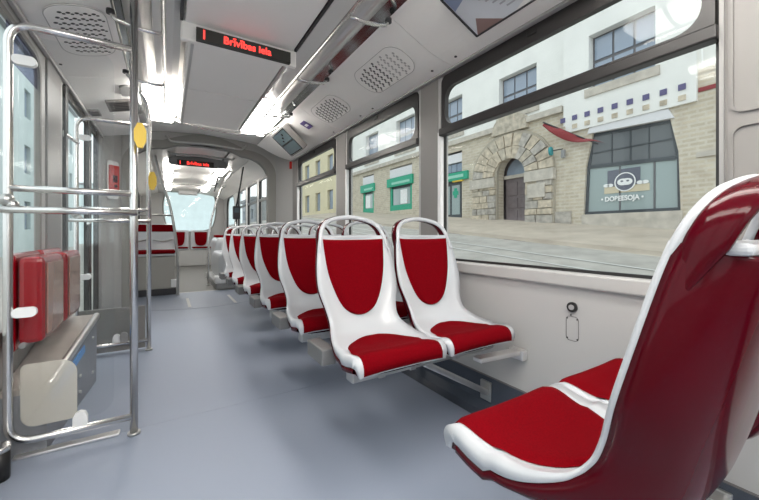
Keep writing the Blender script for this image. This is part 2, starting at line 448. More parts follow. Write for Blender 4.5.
# white bulkhead around the arch
MB().plate([(XL - .05, 0), (-.45, 0)] + [(x, z) for x, z in list(reversed(AO[2:]))] + [(1.325, 0), (XR + .05, 0), (XR + .05, 2.3), (XL - .05, 2.3)],
           [], (0, AY + .03, 0), (1, 0, 0), (0, 0, 1), .05, (0, 1, 0)).build('wall_bulkhead', 'wall_white', kind='structure')
# angled covers leading from the side walls to the arch
b = MB(); b.plate([(0, 0), (.40, 0), (.40, 2.1), (0, 2.1)], [], (XR, 4.60, 0), (-.125 / .40, .38 / .40, 0), (0, 0, 1), .02, (1, .3, 0))
b.build('trim_1', 'wall_white', kind='structure')
MB().box((XR - .035, 4.62, 1.82), (XR - .003, 4.65, 1.92), .004).build('door_release', 'red_box', wr)
b = MB(); b.plate([(0, 0), (.28, 0), (.28, 2.1), (0, 2.1)], [], (XL, 4.74, 0), (.15 / .28, .236 / .28, 0), (0, 0, 1), .02, (-.6, .8, 0))
b.build('trim_2', 'wall_white', kind='structure')

# ------------------------------------------------------------------ ceiling
ce = MB().box((XL - .06, Y0, 2.24), (XR + .06, AY + .05, 2.30)).build('ceiling', 'ceiling_white', kind='structure')
PX0, PX1 = .08, .655
def panel(y0, y1, x0=PX0, x1=PX1, z=2.055):
    MB().box((x0, y0, z), (x1, y1, z + .03), .006).build('centre_panel', 'ceiling_white', ce)
panel(Y0, -.2); panel(-.19, 1.0); panel(1.01, 2.075)
panel(2.105, 2.78, .10, .60, 1.968); panel(2.794, 3.68, .10, .60, 1.968)
MB().box((.06, 2.07, 1.962), (.675, 2.103, 2.10), .008).build('sign_rib', 'ceiling_white', ce)
for xx in (.10, .598):
    MB().box((xx - .004, 2.11, 1.98), (xx + .006, 3.68, 2.12)).build('panel_side', 'ceiling_white', ce)
#b = MB(); b.loft([[(-.62, 3.66, 2.05), (.0, 3.68, 1.985), (.35, 3.68, 1.99), (.7, 3.68, 1.985), (1.4, 3.66, 2.05)], [(-.62, 5.0, 2.12), (0, 5.0, 2.20), (.4, 5.0, 2.225), (.85, 5.0, 2.20), (1.4, 5.0, 2.12)]], closed=False, cap=False, smooth=False)
def mx(x): return .73 - x      # mirror about the tram's centre line
CR = [(.985, 2.070), (1.04, 2.050), (1.10, 2.022), (1.20, 1.980), (1.30, 1.947), (1.435, 1.922)]
CL = [(-.600, 1.985), (-.52, 2.000), (-.42, 2.020), (-.32, 2.045), (-.235, 2.070)]
def cove_at(x):
    P = CR if x > .4 else CL
    for (xa, za), (xb, zb) in zip(P[:-1], P[1:]):
        if x <= xb or (xb, zb) == P[-1]:
            return za + (zb - za) * (x - xa) / (xb - xa), (zb - za) / (xb - xa)
def covez(x): return cove_at(x)[0]
for side in (0, 1):
    f = (lambda x: x) if side == 0 else mx
    for ya, yb, x_, zb_ in ((Y0, 2.06, PX1 + .004, 2.05), (2.11, 3.70, .606, 1.966)):
        MB().box((f(x_), ya, zb_), (f(x_ + .014), yb, 2.13)).build('panel_channel', 'dark_metal' if zb_ > 2 else 'silver', ce)
    MB().strip([(f(.66), 2.10), (f(.70), 2.085), (f(.795), 2.08)], Y0, 4.25, .004).build('reflector', 'diffuser', ce)
    hs = [(f(.80 + .12 * k / 8), 2.085 - .035 * math.sin(math.pi * k / 8)) for k in range(9)]
    MB().strip(hs, Y0, 4.0, .004).build('lamp_housing', 'silver', ce)
    MB().strip([(f(.922), 2.10), (f(.955), 2.085), (f(.985 if side == 0 else .965), 2.07)], Y0, 4.0, .004).build('mirror_strip', 'mirror_dark', ce)
    ys = [Y0, -1.7, -.1, 1.50, 3.00, 4.60] if side == 0 else [Y0, -1.8, -.2, 1.5, 3.05, 4.70]
    P = CR if side == 0 else CL
    Q = [(p.x, p.y) for p in catmull([Vector((x, z, 0)) for x, z in P], 3)]
    for ya, yb in zip(ys[:-1], ys[1:]):
        MB().strip(Q, ya + .0015, yb - .0015, .012).build('cove_panel', 'ceiling_white', ce)
    MB().strip([(x, z + .016) for x, z in Q], Y0, 4.6, .004).build('cove_backing', 'seam', ce)
MB().box((1.418, Y0, 1.912), (1.449, 4.6, 1.928), .004).build('cove_edge', 'wall_white', ce)
MB().box((XL + .002, Y0, 1.962), (XL + .025, 4.7, 1.986), .004).build('cove_edge', 'wall_white', ce)
MB().box((-.62, 4.0, 2.13), (1.46, 4.02, 2.25)).build('trough_end', 'ceiling_white', ce)
b = MB(); b.loft([[(-.62, 4.0, 2.10), (.0, 4.0, 2.10), (.35, 4.0, 2.10), (.7, 4.0, 2.10), (1.4, 4.0, 2.10)], [(-.62, 5.0, 2.14), (0, 5.0, 2.20), (.4, 5.0, 2.225), (.85, 5.0, 2.20), (1.4, 5.0, 2.14)]], closed=False, cap=False, smooth=False)
b.build('end_ceiling', 'ceiling_white', ce)
b = MB(); b.loft([[(.10, 3.684, 1.968), (.60, 3.684, 1.968)], [(.02, 3.80, 2.03), (.68, 3.80, 2.03)], [(-.05, 4.02, 2.10), (.80, 4.02, 2.10)]], closed=False, cap=False, smooth=False)
b.build('panel_slope', 'ceiling_white', ce)

# ------------------------------------------------------------------ ceiling lamps
def ceiling_lamp(name_label, x0, x1, y0, y1, z=2.044, m='lamp_lit', group=None):
    t = empty('ceiling_lamp', ((x0 + x1) / 2, (y0 + y1) / 2, z), label=name_label, cat='lamp', group=group)
    w, l = (x1 - x0) / 2, (y1 - y0) / 2
    MB().box((-w, -l, -.035), (w, l, 0), .012).build('diffuser', m, t)
    MB().box((-w - .006, -l - .012, -.004), (w + .006, -l, .006)).build('end_cap', 'silver', t)
    MB().box((-w - .006, l, -.004), (w + .006, l + .012, .006)).build('end_cap', 'silver', t)
    return t
ceiling_lamp('lit inner lamp strip on the right of the ceiling near the arch', .672, .785, 2.98, 3.95, 2.078, 'lamp_front')
ceiling_lamp('lit outer lamp strip on the right of the ceiling near the arch', .81, .91, 3.22, 3.95, 2.055, 'lamp_front')
ceiling_lamp('lit ceiling lamp on the left behind the upright poles', -.16, .05, 3.12, 3.95, 2.06, 'lamp_front')
for k, yy in enumerate((-2.2, -1.15, -.10)):  # unseen panels, added to supply the interior with light
    for x0 in (.67, -.20):
        ceiling_lamp('added light panel %s behind the camera, %s of the aisle, brightening the saloon' % (('far', 'midway', 'just')[k], 'right' if x0 > 0 else 'left'), x0, x0 + .26, yy, yy + .98, 2.04, group='added lamps behind the camera')

# ------------------------------------------------------------------ vents on the coves
def vent(label, cx, cy, lx, ly, side, half=False):
    t = empty('ceiling_vent', (cx, cy, covez(cx) - .003), label=label, cat='vent')
    sl = cove_at(cx)[1]
    ang = math.atan(sl)
    ea = Vector((math.cos(ang), 0, math.sin(ang))); eb = Vector((0, 1, 0)); en = Vector((math.sin(ang), 0, -math.cos(ang)))
    rim = rrect(-lx / 2, -ly / 2, lx / 2, ly / 2, min(lx, ly) * .42, 10)
    rin = rrect(-lx / 2 + .004, -ly / 2 + .004, lx / 2 - .004, ly / 2 - .004, min(lx, ly) * .41, 10)
    MB().plate(rim, [], (0, 0, -.0), ea, eb, .004, en).build('vent_plate', 'ceiling_white', t)
    MB().plate(rim, [rin], Vector((0, 0, -.0)) + en * .004, ea, eb, .0006, en).build('rim_groove', 'rim_grey', t)
    b = MB(); c = MB()
    nx = 6; ny = 9
    for j in range(ny):
        for i in range(nx):
            a = (i - (nx - 1) / 2) * lx * .8 / nx + (.25 * lx * .8 / nx if j % 2 else -.25 * lx * .8 / nx)
            q = (j - (ny - 1) / 2) * ly * .84 / ny
            if (a / (lx * .42)) ** 4 + (q / (ly * .42)) ** 4 > 1: continue
            tgt = c if (half and q < -.02) else b
            tgt.plate([(a + .0095 * math.cos(k * math.pi / 4) , q + .008 * math.sin(k * math.pi / 4)) for k in range(8)], [], en * .004, ea, eb, .0012, en)
            tgt.plate([(a + .015 + .0075 * math.cos(k * math.pi / 4) , q + .012 + .0065 * math.sin(k * math.pi / 4)) for k in range(8)], [], en * .004, ea, eb, .0010, en)
    b.build('perforation', 'black_rubber', t, kind='stuff')
    if half: c.build('blanked_perforation', 'rim_grey', t, kind='stuff')
    else: c.bm.free()
    return t
vent('perforated oval vent on the right ceiling cove, half its holes blanked', 1.18, 1.88, .23, .52, 0, True)
vent('perforated vent on the right ceiling cove nearest the info screen', 1.17, 2.70, .22, .50, 0)
vent('perforated oval vent on the left ceiling cove above the glass screen', -.385, 2.42, .25, .55, 1)
for (x, y) in ((1.37, 1.42), (1.37, 1.62), (1.38, 2.35), (1.38, 2.55), (1.38, 3.1)):
    MB().cyl((x, y, covez(x) - .004), (x, y, covez(x) + .004), .008, 10).build('plug', 'black_rubber', ce)
for (x, y) in ((-.56, 2.85), (-.55, 2.1)):
    MB().cyl((x, y, covez(x) - .004), (x, y, covez(x) + .004), .008, 10).build('plug', 'black_rubber', ce)

# ------------------------------------------------------------------ things on the coves
def cove_frame(x, y):     # plane of the right cove at x
    ang = math.atan(cove_at(x)[1])
    return Vector((x, y, covez(x) - .003)), Vector((math.cos(ang), 0, math.sin(ang))), Vector((0, 1, 0)), Vector((math.sin(ang), 0, -math.cos(ang)))
# advert board (near, top of the picture)
O, ea, eb, en = cove_frame(1.19, .82)
O = O + en * .008
ad = empty('advert_board', O, label='framed advert poster with blue print on the ceiling cove above the near window', cat='poster')
Z3 = Vector((0, 0, 0))
MB().plate(rrect(-.125, -.40, .125, .38, .006), [], Z3, ea, eb, .006, en).build('sheet', 'poster_paper', ad)
MB().plate(rrect(-.130, -.405, .130, .385, .006), [rrect(-.122, -.395, .122, .375, .004)], Z3, ea, eb, .010, en).build('frame', 'dark_metal', ad)
f1 = en * .0062
MB().plate([(.122, .372), (.122, .22), (.045, .32)], [], f1, ea, eb, .0006, en).build('printed_triangle', 'poster_brown', ad)
MB().plate([(-.12, .372), (-.04, .372), (-.07, .28), (-.12, .22)], [], f1, ea, eb, .0006, en).build('printed_patch', 'poster_blue', ad)
MB().plate([(.122, .16), (.122, -.39), (.04, -.39), (.07, -.05), (.10, .10)], [], f1, ea, eb, .0006, en).build('printed_patch', 'poster_white', ad)
for k in range(7):
    MB().plate([(-.07 + .024 * k, .29 - .02 * k), (-.062 + .024 * k, .29 - .02 * k), (-.062 + .024 * k, .10 + .03 * (k % 3)), (-.07 + .024 * k, .10 + .03 * (k % 3))], [], f1, ea, eb, .0008, en).build('printed_line', 'poster_grey', ad)
MB().plate([(-.12, .0), (.12, .0), (.12, -.007), (-.12, -.007)], [], en * .008, ea, eb, .002, en).build('divider', 'dark_metal', ad)
# info screen
O = Vector((1.10, 3.65, 1.925)); ea = Vector((.766, 0, -.643)); eb = Vector((0, 1, 0)); en = Vector((-.643, 0, -.766))
sc_ = empty('info_screen', O, label='dark teal passenger information screen on the right ceiling cove near the arch', cat='screen')
MB().plate(rrect(-.150, -.215, .150, .215, .02), [], en * -.04, ea, eb, .058, en).build('housing', 'pillar_white', sc_)
MB().plate(rrect(-.138, -.198, .138, .198, .005), [], en * .018, ea, eb, .002, en).build('display', 'screen_teal', sc_)
MB().plate(rrect(-.125, -.18, -.005, .18, .005), [], en * .020, ea, eb, .001, en).build('display_panel', 'screen_pale', sc_)
MB().plate(rrect(.015, -.18, .125, .18, .005), [], en * .020, ea, eb, .001, en).build('display_panel', 'screen_pale', sc_)
for k in range(3):
    MB().plate([(-.09 + .03 * k + .012 * math.cos(a * .785), -.06 + .05 * k + .02 * math.sin(a * .785)) for a in range(8)], [], en * .021, ea, eb, .001, en).build('display_icon', 'screen_teal', sc_)
O, ea, eb, en = cove_frame(1.15, 3.22)
O = O + en * .003
MBs = MB().plate(rrect(-.05, -.055, .05, .055, .004), [], Z3, ea, eb, .004, en)
vs = MBs.build('camera_notice', 'violet_sign', None, label='small violet notice on the right ceiling cove beside the info screen', cat='sign'); vs.location = O
MB().plate(rrect(-.012, -.03, .016, .03, .006), [], en * .004, ea, eb, .001, en).build('white_symbol', 'print_white', vs)
# left cove: oval plate, small ventilation grille, notice
def left_item(name, mt, x, y, lx, ly, label, cat, r, sub=None):
    z, sl = cove_at(x); ang = math.atan(sl)
    ea = Vector((math.cos(ang), 0, math.sin(ang))); eb = Vector((0, 1, 0)); en = Vector((math.sin(ang), 0, -math.cos(ang)))
    o = MB().plate(rrect(-lx / 2, -ly / 2, lx / 2, ly / 2, r), [], Z3, ea, eb, .016, en).build(name, mt, None, label=label, cat=cat); o.location = (x, y, z)
    if sub:
        for k in range(sub):
            q = (k - (sub - 1) / 2) * ly * .8 / sub
            MB().plate(rrect(-lx * .38, q - ly * .25 / sub, lx * .38, q + ly * .25 / sub, .003), [], en * .016, ea, eb, .002, en).build('slot', 'black_rubber', o)
    return o
left_item('camera_cover', 'grey_plastic', -.275, 3.31, .07, .22, 'grey oval camera cover on the left ceiling cove', 'camera', .034)
left_item('air_grille', 'pillar_white', -.345, 3.66, .17, .28, 'slotted air grille on the left ceiling cove', 'grille', .01, 5)
left_item('small_notice', 'grey_plastic', -.53, 3.84, .07, .16, 'small dark notice on the left ceiling cove above the door', 'sign', .004, 2)

# ------------------------------------------------------------------ LED destination board
def led_sign(label, cx, cy, cz, w, hh, fs):
    t = empty('destination_sign', (cx, cy, cz), label=label, cat='sign')
    MB().box((-w / 2, 0, -hh / 2), (w / 2, .03, hh / 2), .003).build('board', 'led_board', t)
    text('route_number', '1', fs * 1.2, 'led_red', t, (-w / 2 + .02, -.0005, -fs * .42), (1, 0, 0), (0, 0, 1), .0006, bold=.001)
    text('street_name', 'Brīvības iela', fs, 'led_red', t, (-w / 2 + .13, -.0005, -fs * .34), (1, 0, 0), (0, 0, 1), .0006, bold=.0012, sx=.95)
    return t
led_sign('red LED sign reading 1 Brivibas iela on the ceiling, nearest', .38, 2.038, 1.996, .50, .066, .056)

# ------------------------------------------------------------------ grab rails under the ceiling
def grab_rail(label, side, y0, y1, ties):
    f = (lambda x: x) if side == 0 else mx
    t = empty('grab_rail', (f(.745), y0, 2.0), label=label, cat='handrail')
    MB().tube([(0, 0, 0), (0, y1 - y0, 0)], .011, 12).build('rail', 'steel', t)
    dx = .21 * (1 if side == 0 else -1)
    for y in ties:
        pts = fillet([(0, y - y0, 0), (dx * .5, y - y0, -.006), (dx, y - y0 - .01, .012), (dx * 1.06, y - y0 - .01, .045)], .06)
        MB().tube(pts, .010, 10).build('tie_tube', 'steel', t)
        MB().cyl((dx * 1.06, y - y0 - .01, .03), (dx * 1.06, y - y0 - .01, .05), .018, 12).build('foot_cap', 'dark_metal', t)
    return t
grab_rail('steel grab rail along the right side of the ceiling', 0, -2.0, 3.55, (-.1, .7, 1.50, 2.30, 3.14))
grab_rail('steel grab rail along the left side of the ceiling', 1, -2.0, 3.55, (-.1, .7, 1.35, 2.155, 2.90))
tr = empty('grab_rail', (.40, 3.85, 2.0), label='curved cross rail under the ceiling in front of the arch', cat='handrail')
MB().tube(catmull([(-.33, -.30, 0), (-.31, -.18, 0), (-.20, -.02, 0), (0, .05, 0), (.2, .06, 0), (.40, -.02, 0), (.50, -.14, 0), (.54, -.45, 0)], 6), .011, 10).build('rail', 'steel', tr)
for x, y in ((-.31, -.18), (.50, -.14)):
    MB().cyl((x, y, 0), (x, y, .05), .012, 10).build('stand_off', 'steel', tr)
def hang_rail(label, y, x0, x1, z, zt):
    t = empty('grab_rail', ((x0 + x1) / 2, y, z), label=label, cat='handrail'); w = (x1 - x0) / 2
    MB().tube(fillet([(-w, 0, zt - z), (-w + .03, 0, 0), (0, 0, .02), (w - .03, 0, 0), (w, 0, zt - z)], .06), .012, 10).build('rail', 'steel_dull', t)
    for s in (-1, 1): MB().cyl((s * w, 0, zt - z - .01), (s * w, 0, zt - z + .012), .022, 12).build('flange', 'steel_dull', t)
hang_rail('bent hanging rail fixed to the top of the articulation arch', AY - .04, 0.0, .90, 2.07, 2.13)

# ------------------------------------------------------------------ glass screens by the door
def ball(b, c, r): bmesh.ops.create_uvsphere(b.bm, u_segments=12, v_segments=8, radius=r, matrix=Matrix.Translation(c))
def screen(label, y, xl, xp, first):
    t = empty('glass_screen', (xp, y, 0), label=label, cat='partition')
    w = xl - xp
    # upright pole floor to ceiling
    top = [(0, 0, 2.06)] if first else [(0, 0, 1.90), (-.02, -.02, 2.0), (-.06, -.06, 2.06)]
    MB().tube([(0, 0, 0)] + (top if first else catmull([(0, 0, 1.6), (0, 0, 1.85), (-.015, -.03, 1.98), (-.05, -.10, 2.05)], 5)), .0165, 16).build('pole', 'steel', t)
    MB().cyl((0, 0, 0), (0, 0, .012), .026, 16).build('pole_foot', 'steel_dull', t)
    loop = fillet([(0, 0, 1.815), (w, 0, 1.815), (w, 0, .085), (0, 0, .085)], .085, 8)
    MB().tube(loop, .0155, 14).build('frame_tube', 'steel', t)
    MB().tube([(w, -.0, 1.135), (0, -.0, 1.135)], .0145, 12).build('cross_bar', 'steel', t)
    MB().tube([(w - .04, -.035, 1.045), (.015, -.035, 1.045)], .0145, 12).build('cross_bar', 'steel', t)
    b = MB(); ball(b, (w, -.015, 1.085), .026); ball(b, (w + .02, -.02, 1.065), .02); b.build('clamp', 'steel_dull', t)
    for zz, xx in ((1.665, w), (.62, w)):
        b = MB(); b.plate(rrect(0, -.02, .075, .02, .018), [], (xx + .012, -.012, zz), (1, 0, 0), (0, 0, 1), .024, (0, 1, 0)); b.build('glass_clip', 'pure_white', t)
    MB().plate([(0, 0), (.05, 0), (.05, .04), (.042, .058), (.025, .065), (.008, .058), (0, .04)], [], (w * .52, -.012, .098), (1, 0, 0), (0, 0, 1), .024, (0, 1, 0)).build('glass_clip', 'pure_white', t)
    MB().plate(rrect(w + .03, .13, -.075, 1.775, .07), [], (0, -.004, 0), (1, 0, 0), (0, 0, 1), .008, (0, 1, 0)).build('glass_pane', 'screen_glass', t)
    if first:
        MB().plate(rrect(w + .035, .135, w + .215, .40, (.05, .0001, .06, .02)), [], (0, .0045, 0), (1, 0, 0), (0, 0, 1), .006, (0, 1, 0)).build('frosted_panel', 'frost_panel', t)
    else:
        MB().plate([(0, 0), (.05, 0), (.05, .05), (.042, .068), (.025, .075), (.008, .068), (0, .05)], [], (w * .42, -.012, .098), (1, 0, 0), (0, 0, 1), .024, (0, 1, 0)).build('glass_clip', 'grey_plastic', t)
    return t
screen('steel framed glass screen in the left foreground', 2.0, -.554, -.133, True)
screen('steel framed glass screen further back, beside the door', 3.37, -.575, -.125, False)
# tie from far screen to the wall
tb = empty('wall_tie', (-.565, 3.37, 1.62), label='short steel tube tying the rear glass screen to the wall', cat='tube')
MB().tube([(.0, 0, 0), (-.033, -.25, .004)], .012, 10).build('tube', 'steel', tb)
MB().cyl((-.029, -.25, .004), (-.034, -.25, .004), .024, 12).build('flange', 'steel_dull', tb)

# yellow boards on the two poles
def octa(label, loc, r, rz, hh):
    o = MB().plate([(r * math.cos(math.radians(22.5 + 45 * k)) + r * .9, hh * math.sin(math.radians(22.5 + 45 * k))) for k in range(8)], [], (-.004, -.012, 0), (1, 0, 0), (0, 0, 1), .018, (0, 1, 0))
    t = empty('validator', loc, label=label, cat='ticket validator'); t.rotation_euler = (0, 0, rz)
    o.build('housing', 'yellow', t)
    MB().box((-.004, .0065, -.03), (.02, .017, .03), .004).build('bracket', 'steel_dull', t)
    return t
octa('larger yellow octagonal plate on the front pole', (-.126, 1.965, 1.405), .026, 0.0, .062)
octa('smaller yellow octagonal plate on the rear pole', (-.122, 3.335, 1.37), .030, 0.0, .078)

# ------------------------------------------------------------------ left bay: ledge box, folded red seats
bx_ = empty('equipment_box', (-.5, 2.45, 0), label='grey equipment box with a steel-edged ledge along the left wall', cat='box')
def bsec(y, xf, z0, z1, xb=-.093): return [(xb, y, z0), (xf, y, z0), (xf + .004, y, z1), (xb, y, z1)]
MB().loft([bsec(-.40, .052, 0, .26), bsec(.40, .112, 0, .40)], smooth=False).build('body', 'box_grey', bx_)
MB().loft([bsec(-.40, .050, .2601, .285), bsec(.40, .108, .4001, .428)], smooth=False).build('ledge_top', 'ledge_top', bx_)
MB().bar((.055, -.41, .275), (.116, .41, .420), .030, .040, bev=.012).build('steel_edge', 'silver', bx_)
MB().bar((.060, -.36, .205), (.098, .12, .29), .006, .04).build('blue_tape', 'blue_tape', bx_)
for yy, zz in ((-.25, .07), (.05, .16), (.05, .07), (.3, .30), (.3, .09)):
    xx = .082 + .075 * yy + .004
    MB().cyl((xx - .008, yy, zz), (xx + .006, yy, zz), .009, 10).build('bolt', 'steel_dull', bx_)
def folded_seat(label, y0, y1):
    t = empty('folding_chair', (-.55, (y0 + y1) / 2, .435), label=label, cat='seat', group='red tip-up seats on the left wall')
    w = (y1 - y0) / 2
    MB().box((-.045, -w, 0), (-.005, w, .425), .015).build('back_board', 'red_shell', t)
    MB().box((0, -w + .012, .03), (.085, w - .012, .41), .022).build('folded_cushion', 'red_shell', t)
    MB().box((.086, -w + .05, .06), (.092, w - .05, .38), .002).build('cushion_cover', 'acrylic_brown', t)
    MB().cyl((.02, -w - .004, .03), (.02, w + .004, .03), .012, 10).build('hinge', 'steel_dull', t)
    return t
folded_seat('red tip-up seat folded up on the left wall, nearer the foreground', 2.07, 2.44)
folded_seat('red tip-up seat folded up on the left wall, farther from the foreground', 2.48, 2.85)
# black corner buffer at the left edge
cb_ = empty('corner_buffer', (-.555, 1.9, 0), label='black rubber buffer with steel cap on the floor at the left edge', cat='buffer')
MB().tube([(0, 0, 0), (0, 0, .11)], .035, 14).build('rubber', 'black_rubber', cb_)
MB().tube([(0, 0, .11), (0, 0, .13)], .037, 14).build('cap', 'steel', cb_)
# low kick panel at the far screen, red alarm box
kp = MB().box((XL + .03, 3.40, .02), (-.15, 3.42, .36), .004).build('kick_panel', 'pillar_white', None, label='low pale kick panel behind the rear glass screen', cat='panel')
rb = empty('alarm_box', (-.515, 4.83, 1.53), label='red emergency box on the pale panel left of the arch', cat='box'); rb.rotation_euler = (0, 0, math.radians(54))
MB().box((-.06, -.03, -.13), (.06, -.002, .17), .006).build('case', 'red_box', rb)
MB().box((-.03, -.034, -.02), (.03, -.03, .06), .002).build('window_slot', 'red_gloss', rb)
MB().cyl((0, -.034, -.06), (0, -.044, -.06), .018, 12).build('knob', 'red_gloss', rb)
MB().plate(rrect(-.075, -.20, .075, .22, .03), [], (0, 0, 0), (1, 0, 0), (0, 0, 1), .006, (0, -1, 0)).build('back_plate', 'pure_white', rb)

# ------------------------------------------------------------------ seats
PROF = [(.008, .935, .170), (.022, .88, .184), (.046, .78, .197), (.066, .70, .196), (.086, .62, .175), (.105, .567, .168), (.140, .526, .174),
        (.205, .502, .190), (.27, .494, .200), (.345, .502, .203), (.39, .512, .202), (.416, .509, .200), (.431, .488, .197), (.430, .458, .190)]
CURVE = catmull([Vector(p) for p in PROF], 5)
NT = len(CURVE)
def prof(t):
    t = max(0, min(NT - 1.0001, t)); i = int(t); q = t - i
    p = CURVE[i].lerp(CURVE[i + 1], q)
    d = CURVE[min(i + 1, NT - 1)] - CURVE[max(i, 0)]
    d0 = CURVE[i] - CURVE[max(i - 1, 0)] if i > 0 else d
    d2 = CURVE[min(i + 2, NT - 1)] - CURVE[i + 1] if i + 2 < NT else d
    d = d0.lerp(d, .5) if q < .01 else d0 * (1 - q) * .5 + d + d2 * q * .5
    T = Vector((d.x, d.y)).normalized()
    return p, Vector((-T.y, T.x))       # normal towards the sitter (front / up)
def curl(t):
    q = t / NT
    return .022 + .014 * math.exp(-((q - .42) / .16) ** 2) - (.012 if q > .65 else 0)
def S(x, t, off=0.0):
    """point of the seat surface at lateral x (m) and profile parameter t"""
    p, n = prof(t); s = x / p.z
    o = off + curl(t) * abs(s) ** 3.0
    return Vector((x, p.x + n.x * o, p.y + n.y * o))
def zt(z, lo=0, hi=None):   # profile parameter of a height on the backrest
    for i in range(NT - 1):
        if CURVE[i].y >= z >= CURVE[i + 1].y: return i + (CURVE[i].y - z) / (CURVE[i].y - CURVE[i + 1].y)
def yt(y):
    for i in range(NT - 1):
        if CURVE[i].x <= y <= CURVE[i + 1].x: return i + (y - CURVE[i].x) / (CURVE[i + 1].x - CURVE[i].x)
def shell_mesh(o0, o1, name, m, inset=0.0, bulge=None, t0=0, t1=None):
    t1 = t1 or NT - 1; secs = []; NS = 14
    for k in range(int(t1 - t0) + 1):
        t = t0 + k; w = prof(t)[0].z - inset
        f = []; r = []
        for i in range(NS + 1):
            s = -1 + 2 * i / NS
            f.append(S(w * s, t, o0(t) if callable(o0) else o0))
            ob = bulge(s, t) if bulge else 0
            r.append(S(w * s, t, (o1(t) if callable(o1) else o1) - ob))
        secs.append(f + r[::-1])
        
    b = MB(); b.loft(secs)
    return b.mesh(name, m)
# white shell, with a rounded proud rim along its edge
def rim(t):      # the pan has a deeper white flange than the back
    q = t / NT
    return -.007 - .030 * max(0, min(1, (q - .45) / .2)) + (.022 * max(0, min(1, (q - .88) / .1)))
me_shell = shell_mesh(0, rim, 'shell', 'seat_white')
def red_bulge(s, t):
    q = t / NT
    d = .055 if q < .4 else .055 - .04 * min(1, (q - .4) / .2)
    return d * (1 - abs(s) ** 6) + .018
me_rear = shell_mesh(lambda t: rim(t) - .0005, lambda t: rim(t) - .002, 'rear_cover', 'red_gloss', .002, red_bulge)
def pad_mesh(name, rows, hw, th=.011):
    b = MB(); NX = 14; top = []; bot = []
    for j, t in enumerate(rows):
        q = j / (len(rows) - 1); w = hw(q); rt = []; rb_ = []
        for i in range(NX + 1):
            s = -1 + 2 * i / NX
            e = (1 - abs(s) ** 10) * (1 - abs(2 * q - 1) ** 18)
            rt.append(b.bm.verts.new(S(w * s, t, .0015 + th * max(e, 0))))
        top.append(rt)
    for j in range(len(top) - 1):
        for i in range(NX):
            f = b.bm.faces.new((top[j][i], top[j][i + 1], top[j + 1][i + 1], top[j + 1][i])); f.smooth = True
    # skirt to the shell
    bd = [top[0][i] for i in range(NX + 1)] + [r[-1] for r in top[1:]] + [top[-1][i] for i in range(NX - 1, -1, -1)] + [r[0] for r in top[-2:0:-1]]
    return b.mesh(name, 'red_fabric')
ta, tb_ = zt(.918), zt(.585)
rows = [ta + (tb_ - ta) * (math.sin(math.pi / 2 * k / 26)) for k in range(27)]
def hw_back(q):
    z = math.sin(math.pi / 2 * q)
    return max(.004, .156 * math.sqrt(max(0, 1 - z ** 1.9)))
me_back = pad_mesh('back_pad', rows, hw_back)
ra, rb2 = yt(.185), NT - 1 - 1.2
rows = [ra + (rb2 - ra) * (1 - math.cos(math.pi / 2 * k / 26)) for k in range(27)]
def hw_seat(q):
    z = 1 - math.cos(math.pi / 2 * q)
    return max(.004, .176 * (max(0, 1 - (1 - z) ** 5)) ** .42)
me_pad = pad_mesh('seat_pad', rows, hw_seat)
# carrying loop above the backrest
def loop_pts(dy, k=1.0):
    base = [(-.176, .865), (-.169, .905), (-.160, .945), (-.147, .975), (-.118, 1.001), (-.065, 1.018), (0, 1.025)]
    pts = base + [(-x, z) for x, z in base[-2::-1]]
    return catmull([Vector((x * k, .008 + dy + (.977 - z) * .34 - .018 * (1 - min(1, abs(x) / .165) ** 2), z)) for x, z in pts], 5)
b = MB(); tap = lambda p: max(.25, min(1, .25 + (p.z - .865) / .10))
b.tube(loop_pts(.002), .0105, 10, ry=.008, ref=(0, 1, 0), taper=tap); me_loop = b.mesh('handle', 'seat_white')
b = MB(); b.tube(loop_pts(-.026), .0110, 10, ry=.026, ref=(0, 1, 0), taper=tap); me_loop2 = b.mesh('handle_back', 'red_gloss')
# white lining of the cover's rear edge below the hand hole
b = MB(); b.box((-.157, -.048, .922), (.157, .014, .938), .006); me_cap = b.mesh('top_cap', 'seat_white')
b = MB(); b.box((-.10, .10, .415), (.10, .36, .452), .004); me_pan = b.mesh('mount_plate', 'steel_dull')
b = MB(); b.box((.165, .02, .425), (.225, .19, .49), .005); me_side = b.mesh('side_box', 'steel_grey')
def seat(x, y, rz, label, side=False):
    t = empty('passenger_chair', (x, y, 0), label=label, cat='seat', group='red and white tram seats'); t.rotation_euler = (0, 0, rz)
    inst('shell', me_shell, t); inst('back_pad', me_back, t); inst('seat_pad', me_pad, t)
    rc = inst('rear_cover', me_rear, t); inst('top_cap', me_cap, rc)
    hd = inst('handle', me_loop, t); inst('handle_back', me_loop2, hd)
    inst('mount_plate', me_pan, t)
    if side: inst('side_box', me_side, t)
    return t
SXA, SXW = .742, 1.155
ordn = ['first', 'second', 'third', 'fourth', 'fifth', 'sixth']
def seat_support(y, f, label):
    """welded frame under a pair: f=-1 for seats facing the camera, +1 facing away"""
    t = empty('support_bracket', (XR, y, 0), label=label, cat='frame')
    yc = f * .22
    MB().box((-.83, yc - .03, .355), (-.012, yc + .03, .412), .006).build('beam', 'steel_dull', t)
    MB().bar((-.46, yc - f * .02, .36), (-.02, yc - f * .02, .115), .045, .028, bev=.006).build('brace', 'silver', t)
    MB().box((-.022, yc - f * .02 - .035, .07), (-.004, yc - f * .02 + .035, .17), .004).build('brace_foot', 'steel_dull', t)
    MB().bar((-.30, f * .40, .398), (-.03, f * .40, .385), .05, .022, bev=.005).build('wall_arm', 'silver', t)
    MB().box((-.04, f * .40 - .04, .35), (-.004, f * .40 + .04, .40), .006).build('arm_foot', 'silver', t)
    for xx in (-.75, -.60, -.35):
        MB().box((xx, yc - .10, .385), (xx + .03, yc + .12, .4135), .003).build('rail', 'steel_dull', t)
    return t
